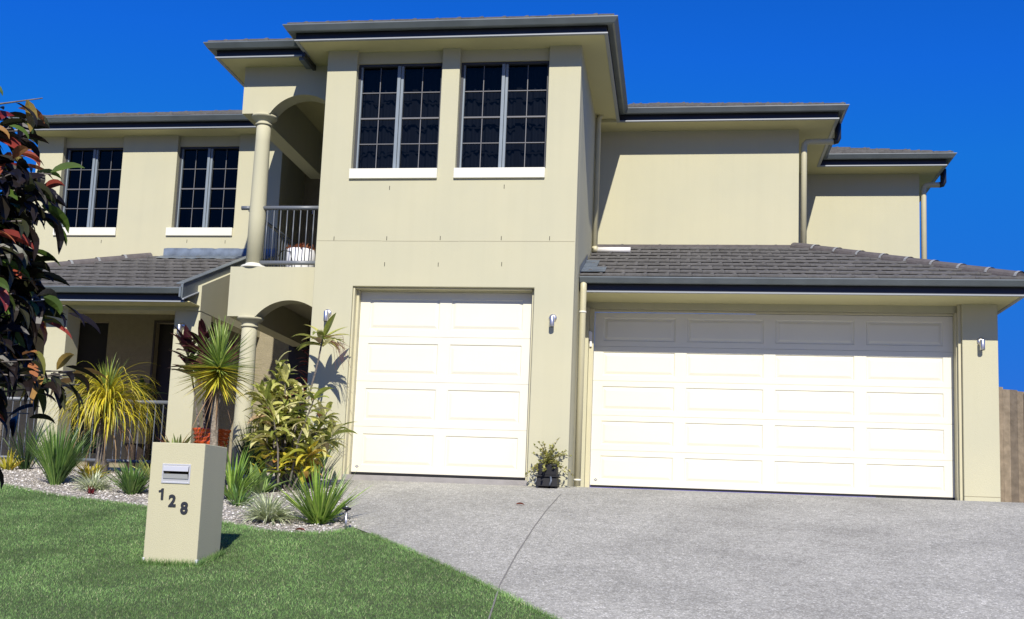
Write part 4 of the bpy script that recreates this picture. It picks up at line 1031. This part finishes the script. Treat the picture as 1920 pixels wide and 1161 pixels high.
MB().tube([(px_-.13+.045*math.cos(a)-.045, py_-.13, z+.09+.045*math.sin(a)) for a in [k*.45 for k in range(15)]], .0035, 6).build('wire_ring', M['bead'], t)
t = thing('jade_plant', (px_, py_, z+.28), 'trailing yellow-green succulent growing in the square black planter', 'plant')
mb = MB(); sb = MB()
for i in range(40):
    az = U(0, 6.283); p = R(U(15, 85)); L_ = U(.16, .38); d = sph(p, az); a = Vector((px_, py_, z+.27)); pts = [a]; 
    for k in range(6): d = (d+Vector((0, 0, -.22))).normalized(); pts.append(pts[-1]+d*L_/6)
    sb.tube(pts, .003, 4)
    for k in range(1, 7):
        for e_ in range(6): mb.leaf(pts[k]+Vector((U(-.01, .01), U(-.01, .01), U(-.01, .01))), sph(R(U(-30, 80)), U(0, 6.283)), U(.022, .042), U(.015, .026), .2, 3, 'lance', .2)
sb.build('stems', M['bark'], t); mb.build('leaves', M['jade'], t)

# fallen leaves
for (x, y, s_, lab) in ((-.62, -3.80, .10, 'curled orange-red fallen leaf on the gravel edge by the lawn'), (1.20, -1.75, .10, 'thin red-brown fallen leaf lying on the driveway'),
                        (-2.5, -2.58, .07, 'small brown fallen leaf at the bed edge left of the mailbox')):
    mb = MB(); mb.leaf((x, y, gz(y)+.012), (1, .2, .25), s_, s_*.5, 1.0, 5, 'lance', .6)
    tag(mb.build('fallen_leaf', M['litter']), lab, 'leaf')

# ------------------------------------------------------------------ near tree at the left edge of the picture
K = .53
tx, ty = .38, -10.9; z = gz(ty)
t = thing('broadleaf_tree', (tx, ty, z), 'near tree with dark glossy drooping leaves and red-orange new growth at the left', 'tree')
MB().tube([(tx, ty, z-.1), (tx+.02, ty, z+.6), (tx-.02, ty+.02, z+1.2), (tx, ty, z+1.8), (tx+.02, ty, z+2.4), (tx+.01, ty, z+2.75)], [.045, .038, .032, .026, .018, .01], 12).build('trunk', M['bark'], t, smooth=True)
# twig tips (x, z) in the visible right half of the crown, with reach tuned to its ragged outline
tips = [(-1.00, 1.96), (-1.10, 1.86), (-1.18, 1.98), (-1.22, 1.78), (-1.02, 1.80),
        (-1.10, 1.52), (-1.16, 1.62), (-.98, 1.46), (-1.20, 1.44),
        (-.86, 1.34), (-.95, 1.28), (-1.08, 1.32), (-1.2, 1.26), (-.80, 1.24), (-.92, 1.16),
        (-.82, 1.08), (-.98, 1.06), (-1.12, 1.12), (-1.22, 1.04), (-.86, .98), (-1.0, .96), (-1.16, .94),
        (-.98, .86), (-1.12, .84), (-.88, .88),
        (-1.24, .74), (-1.02, .74), (-.84, .72), (-.92, .64), (-1.10, .66), (-.78, .66),
        (-.86, .56), (-1.0, .56), (-1.14, .54), (-1.24, .58), (-.94, .46), (-1.06, .44), (-1.2, .42),
        (-.90, .36), (-1.04, .34), (-1.16, .30), (-.86, .26), (-.78, .30), (-.68, .24), (-.62, .20), (-1.0, .22), (-1.16, .16), (-1.24, .2), (-1.12, .10), (-.72, .26), (-.60, .28)]
tips3 = [Vector((1.3818+K*x, ty+U(-.2, .18), -.235+K*zz)) for x, zz in tips for rep_ in (0, 1)]
for q in tips3: q.x += .015 if .05 < q.z < .65 else (-.03 if q.z > .65 else .03)
tips3 = [q+Vector((U(-.05, .012), 0, U(-.03, .03))) for q in tips3]
for i in range(110):
    a = U(0, 6.283); rr = U(.15, .55); zz = U(-.45, 1.0); q = Vector((tx+rr*math.cos(a), ty+rr*math.sin(a)*1.0, zz))
    if q.x > .76: q.x = tx-(q.x-tx)
    tips3.append(q)
bb = MB(); dk = MB(); rd = MB()
for i, q in enumerate(tips3):
    vis = i < 2*len(tips)
    bz = max(z+1.0, q.z-U(.08, .25)); a = Vector((tx+.01, ty, bz)); m1 = a.lerp(q, .55)+Vector((0, 0, .05))
    bb.tube([a, m1, q], [.007, .004, .002], 6)
    red = rnd() < ((.38 if q.z > .12 else .28) if vis else .2)
    top = vis and q.z > .67
    out = (q-Vector((tx, ty, q.z))); out.normalize()
    for k in range((3 if top else 11 if q.z > -.02 else 5)):
        w_ = rnd(); base_ = m1.lerp(q, .35+.65*w_)+Vector((U(-.02, .02), U(-.03, .03), U(-.02, .02)))
        d = (out*U(.0, .9)+Vector((U(-.7, .7), U(-.7, .7), U(-.75, .35)))).normalized()
        tgt = rd if ((red and w_ > .55 and rnd() < .75) or rnd() < .035 or (top and rnd() < .45)) else dk
        tgt.leaf(base_, d, U(.075, .14), U(.024, .040), U(.7, 2.2), 6, 'lance', .30, twist=U(-1.3, 1.3))
bb.build('branches', M['bark'], t, smooth=True); dk.build('dark_leaves', M['treedark'], t); rd.build('new_leaves', M['treered'], t)

# ------------------------------------------------------------------ camera, light, sky
cam = bpy.data.cameras.new('camera'); co = bpy.data.objects.new('camera', cam); col.objects.link(co)
rt = Vector((0.98888852, 0.14323959, 0.03977321)); up = Vector((-0.02044458, -0.13396366, 0.99077533)); fw = Vector((-0.14724641, 0.9805795, 0.12954665))
mw = Matrix(((rt.x, up.x, -fw.x, 2.93997), (rt.y, up.y, -fw.y, -14.0412), (rt.z, up.z, -fw.z, -.49898), (0, 0, 0, 1)))
co.matrix_world = mw
cam.sensor_width = 36; cam.sensor_fit = 'HORIZONTAL'; cam.lens = 2077.09/1920*36
cam.shift_y = (700.63-580.5)/1920; cam.shift_x = (960-959.5)/1920; cam.clip_end = 2000; cam.clip_start = .05
scene.camera = co
S = Vector((.2, -1, .81)).normalized()
sun = bpy.data.lights.new('sun', 'SUN'); so = bpy.data.objects.new('sun', sun); col.objects.link(so)
so.rotation_euler = (-S).to_track_quat('-Z', 'Y').to_euler(); so.location = S*30
sun.energy = 5.0; sun.angle = R(.5); sun.color = (1, .95, .86)
w = bpy.data.worlds.new('World'); scene.world = w; w.use_nodes = True
N = w.node_tree.nodes; L = w.node_tree.links; bg = N['Background']
sky = N.new('ShaderNodeTexSky'); sky.sky_type = 'NISHITA'; sky.sun_disc = False
sky.sun_elevation = math.asin(S.z); sky.sun_rotation = math.atan2(S.x, S.y); sky.air_density = 1.0; sky.dust_density = .2; sky.ozone_density = 3.0
hs = N.new('ShaderNodeHueSaturation'); hs.inputs['Saturation'].default_value = 1.1; hs.inputs['Value'].default_value = 1
tint = N.new('ShaderNodeVectorMath'); tint.operation = 'MULTIPLY'; tint.inputs[1].default_value = (1, .60, 1.6)
L.new(sky.outputs[0], hs.inputs['Color']); L.new(hs.outputs[0], tint.inputs[0]); mn = N.new('ShaderNodeVectorMath'); mn.operation = 'MINIMUM'; mn.inputs[1].default_value = (1.9, 1.65, 6.8)
sp = N.new('ShaderNodeSeparateXYZ'); cb = N.new('ShaderNodeCombineXYZ'); sq = N.new('ShaderNodeMath'); sq.operation = 'SUBTRACT'; sq.inputs[1].default_value = 3.7; sq.use_clamp = False
mx_ = N.new('ShaderNodeMath'); mx_.operation = 'MAXIMUM'; mx_.inputs[1].default_value = 0; lo_ = N.new('ShaderNodeMath'); lo_.operation = 'MULTIPLY_ADD'; lo_.inputs[1].default_value = .06
mk = N.new('ShaderNodeMath'); mk.operation = 'MULTIPLY'; mk.inputs[1].default_value = 1.0
L.new(tint.outputs[0], sp.inputs[0]); L.new(sp.outputs[0], sq.inputs[0]); L.new(sq.outputs[0], mx_.inputs[0]); L.new(mx_.outputs[0], mk.inputs[0]); L.new(sp.outputs[0], lo_.inputs[0]); L.new(mk.outputs[0], lo_.inputs[2]); L.new(lo_.outputs[0], cb.inputs[0]); L.new(sp.outputs[1], cb.inputs[1]); L.new(sp.outputs[2], cb.inputs[2])
L.new(cb.outputs[0], mn.inputs[0]); L.new(mn.outputs[0], bg.inputs[0]); bg.inputs[1].default_value = .092
scene.view_settings.view_transform = 'Standard'; scene.view_settings.look = 'None'; scene.view_settings.gamma = 1; scene.view_settings.exposure = .17
scene.cycles.max_bounces = 6; scene.cycles.diffuse_bounces = 2; scene.cycles.transparent_max_bounces = 8
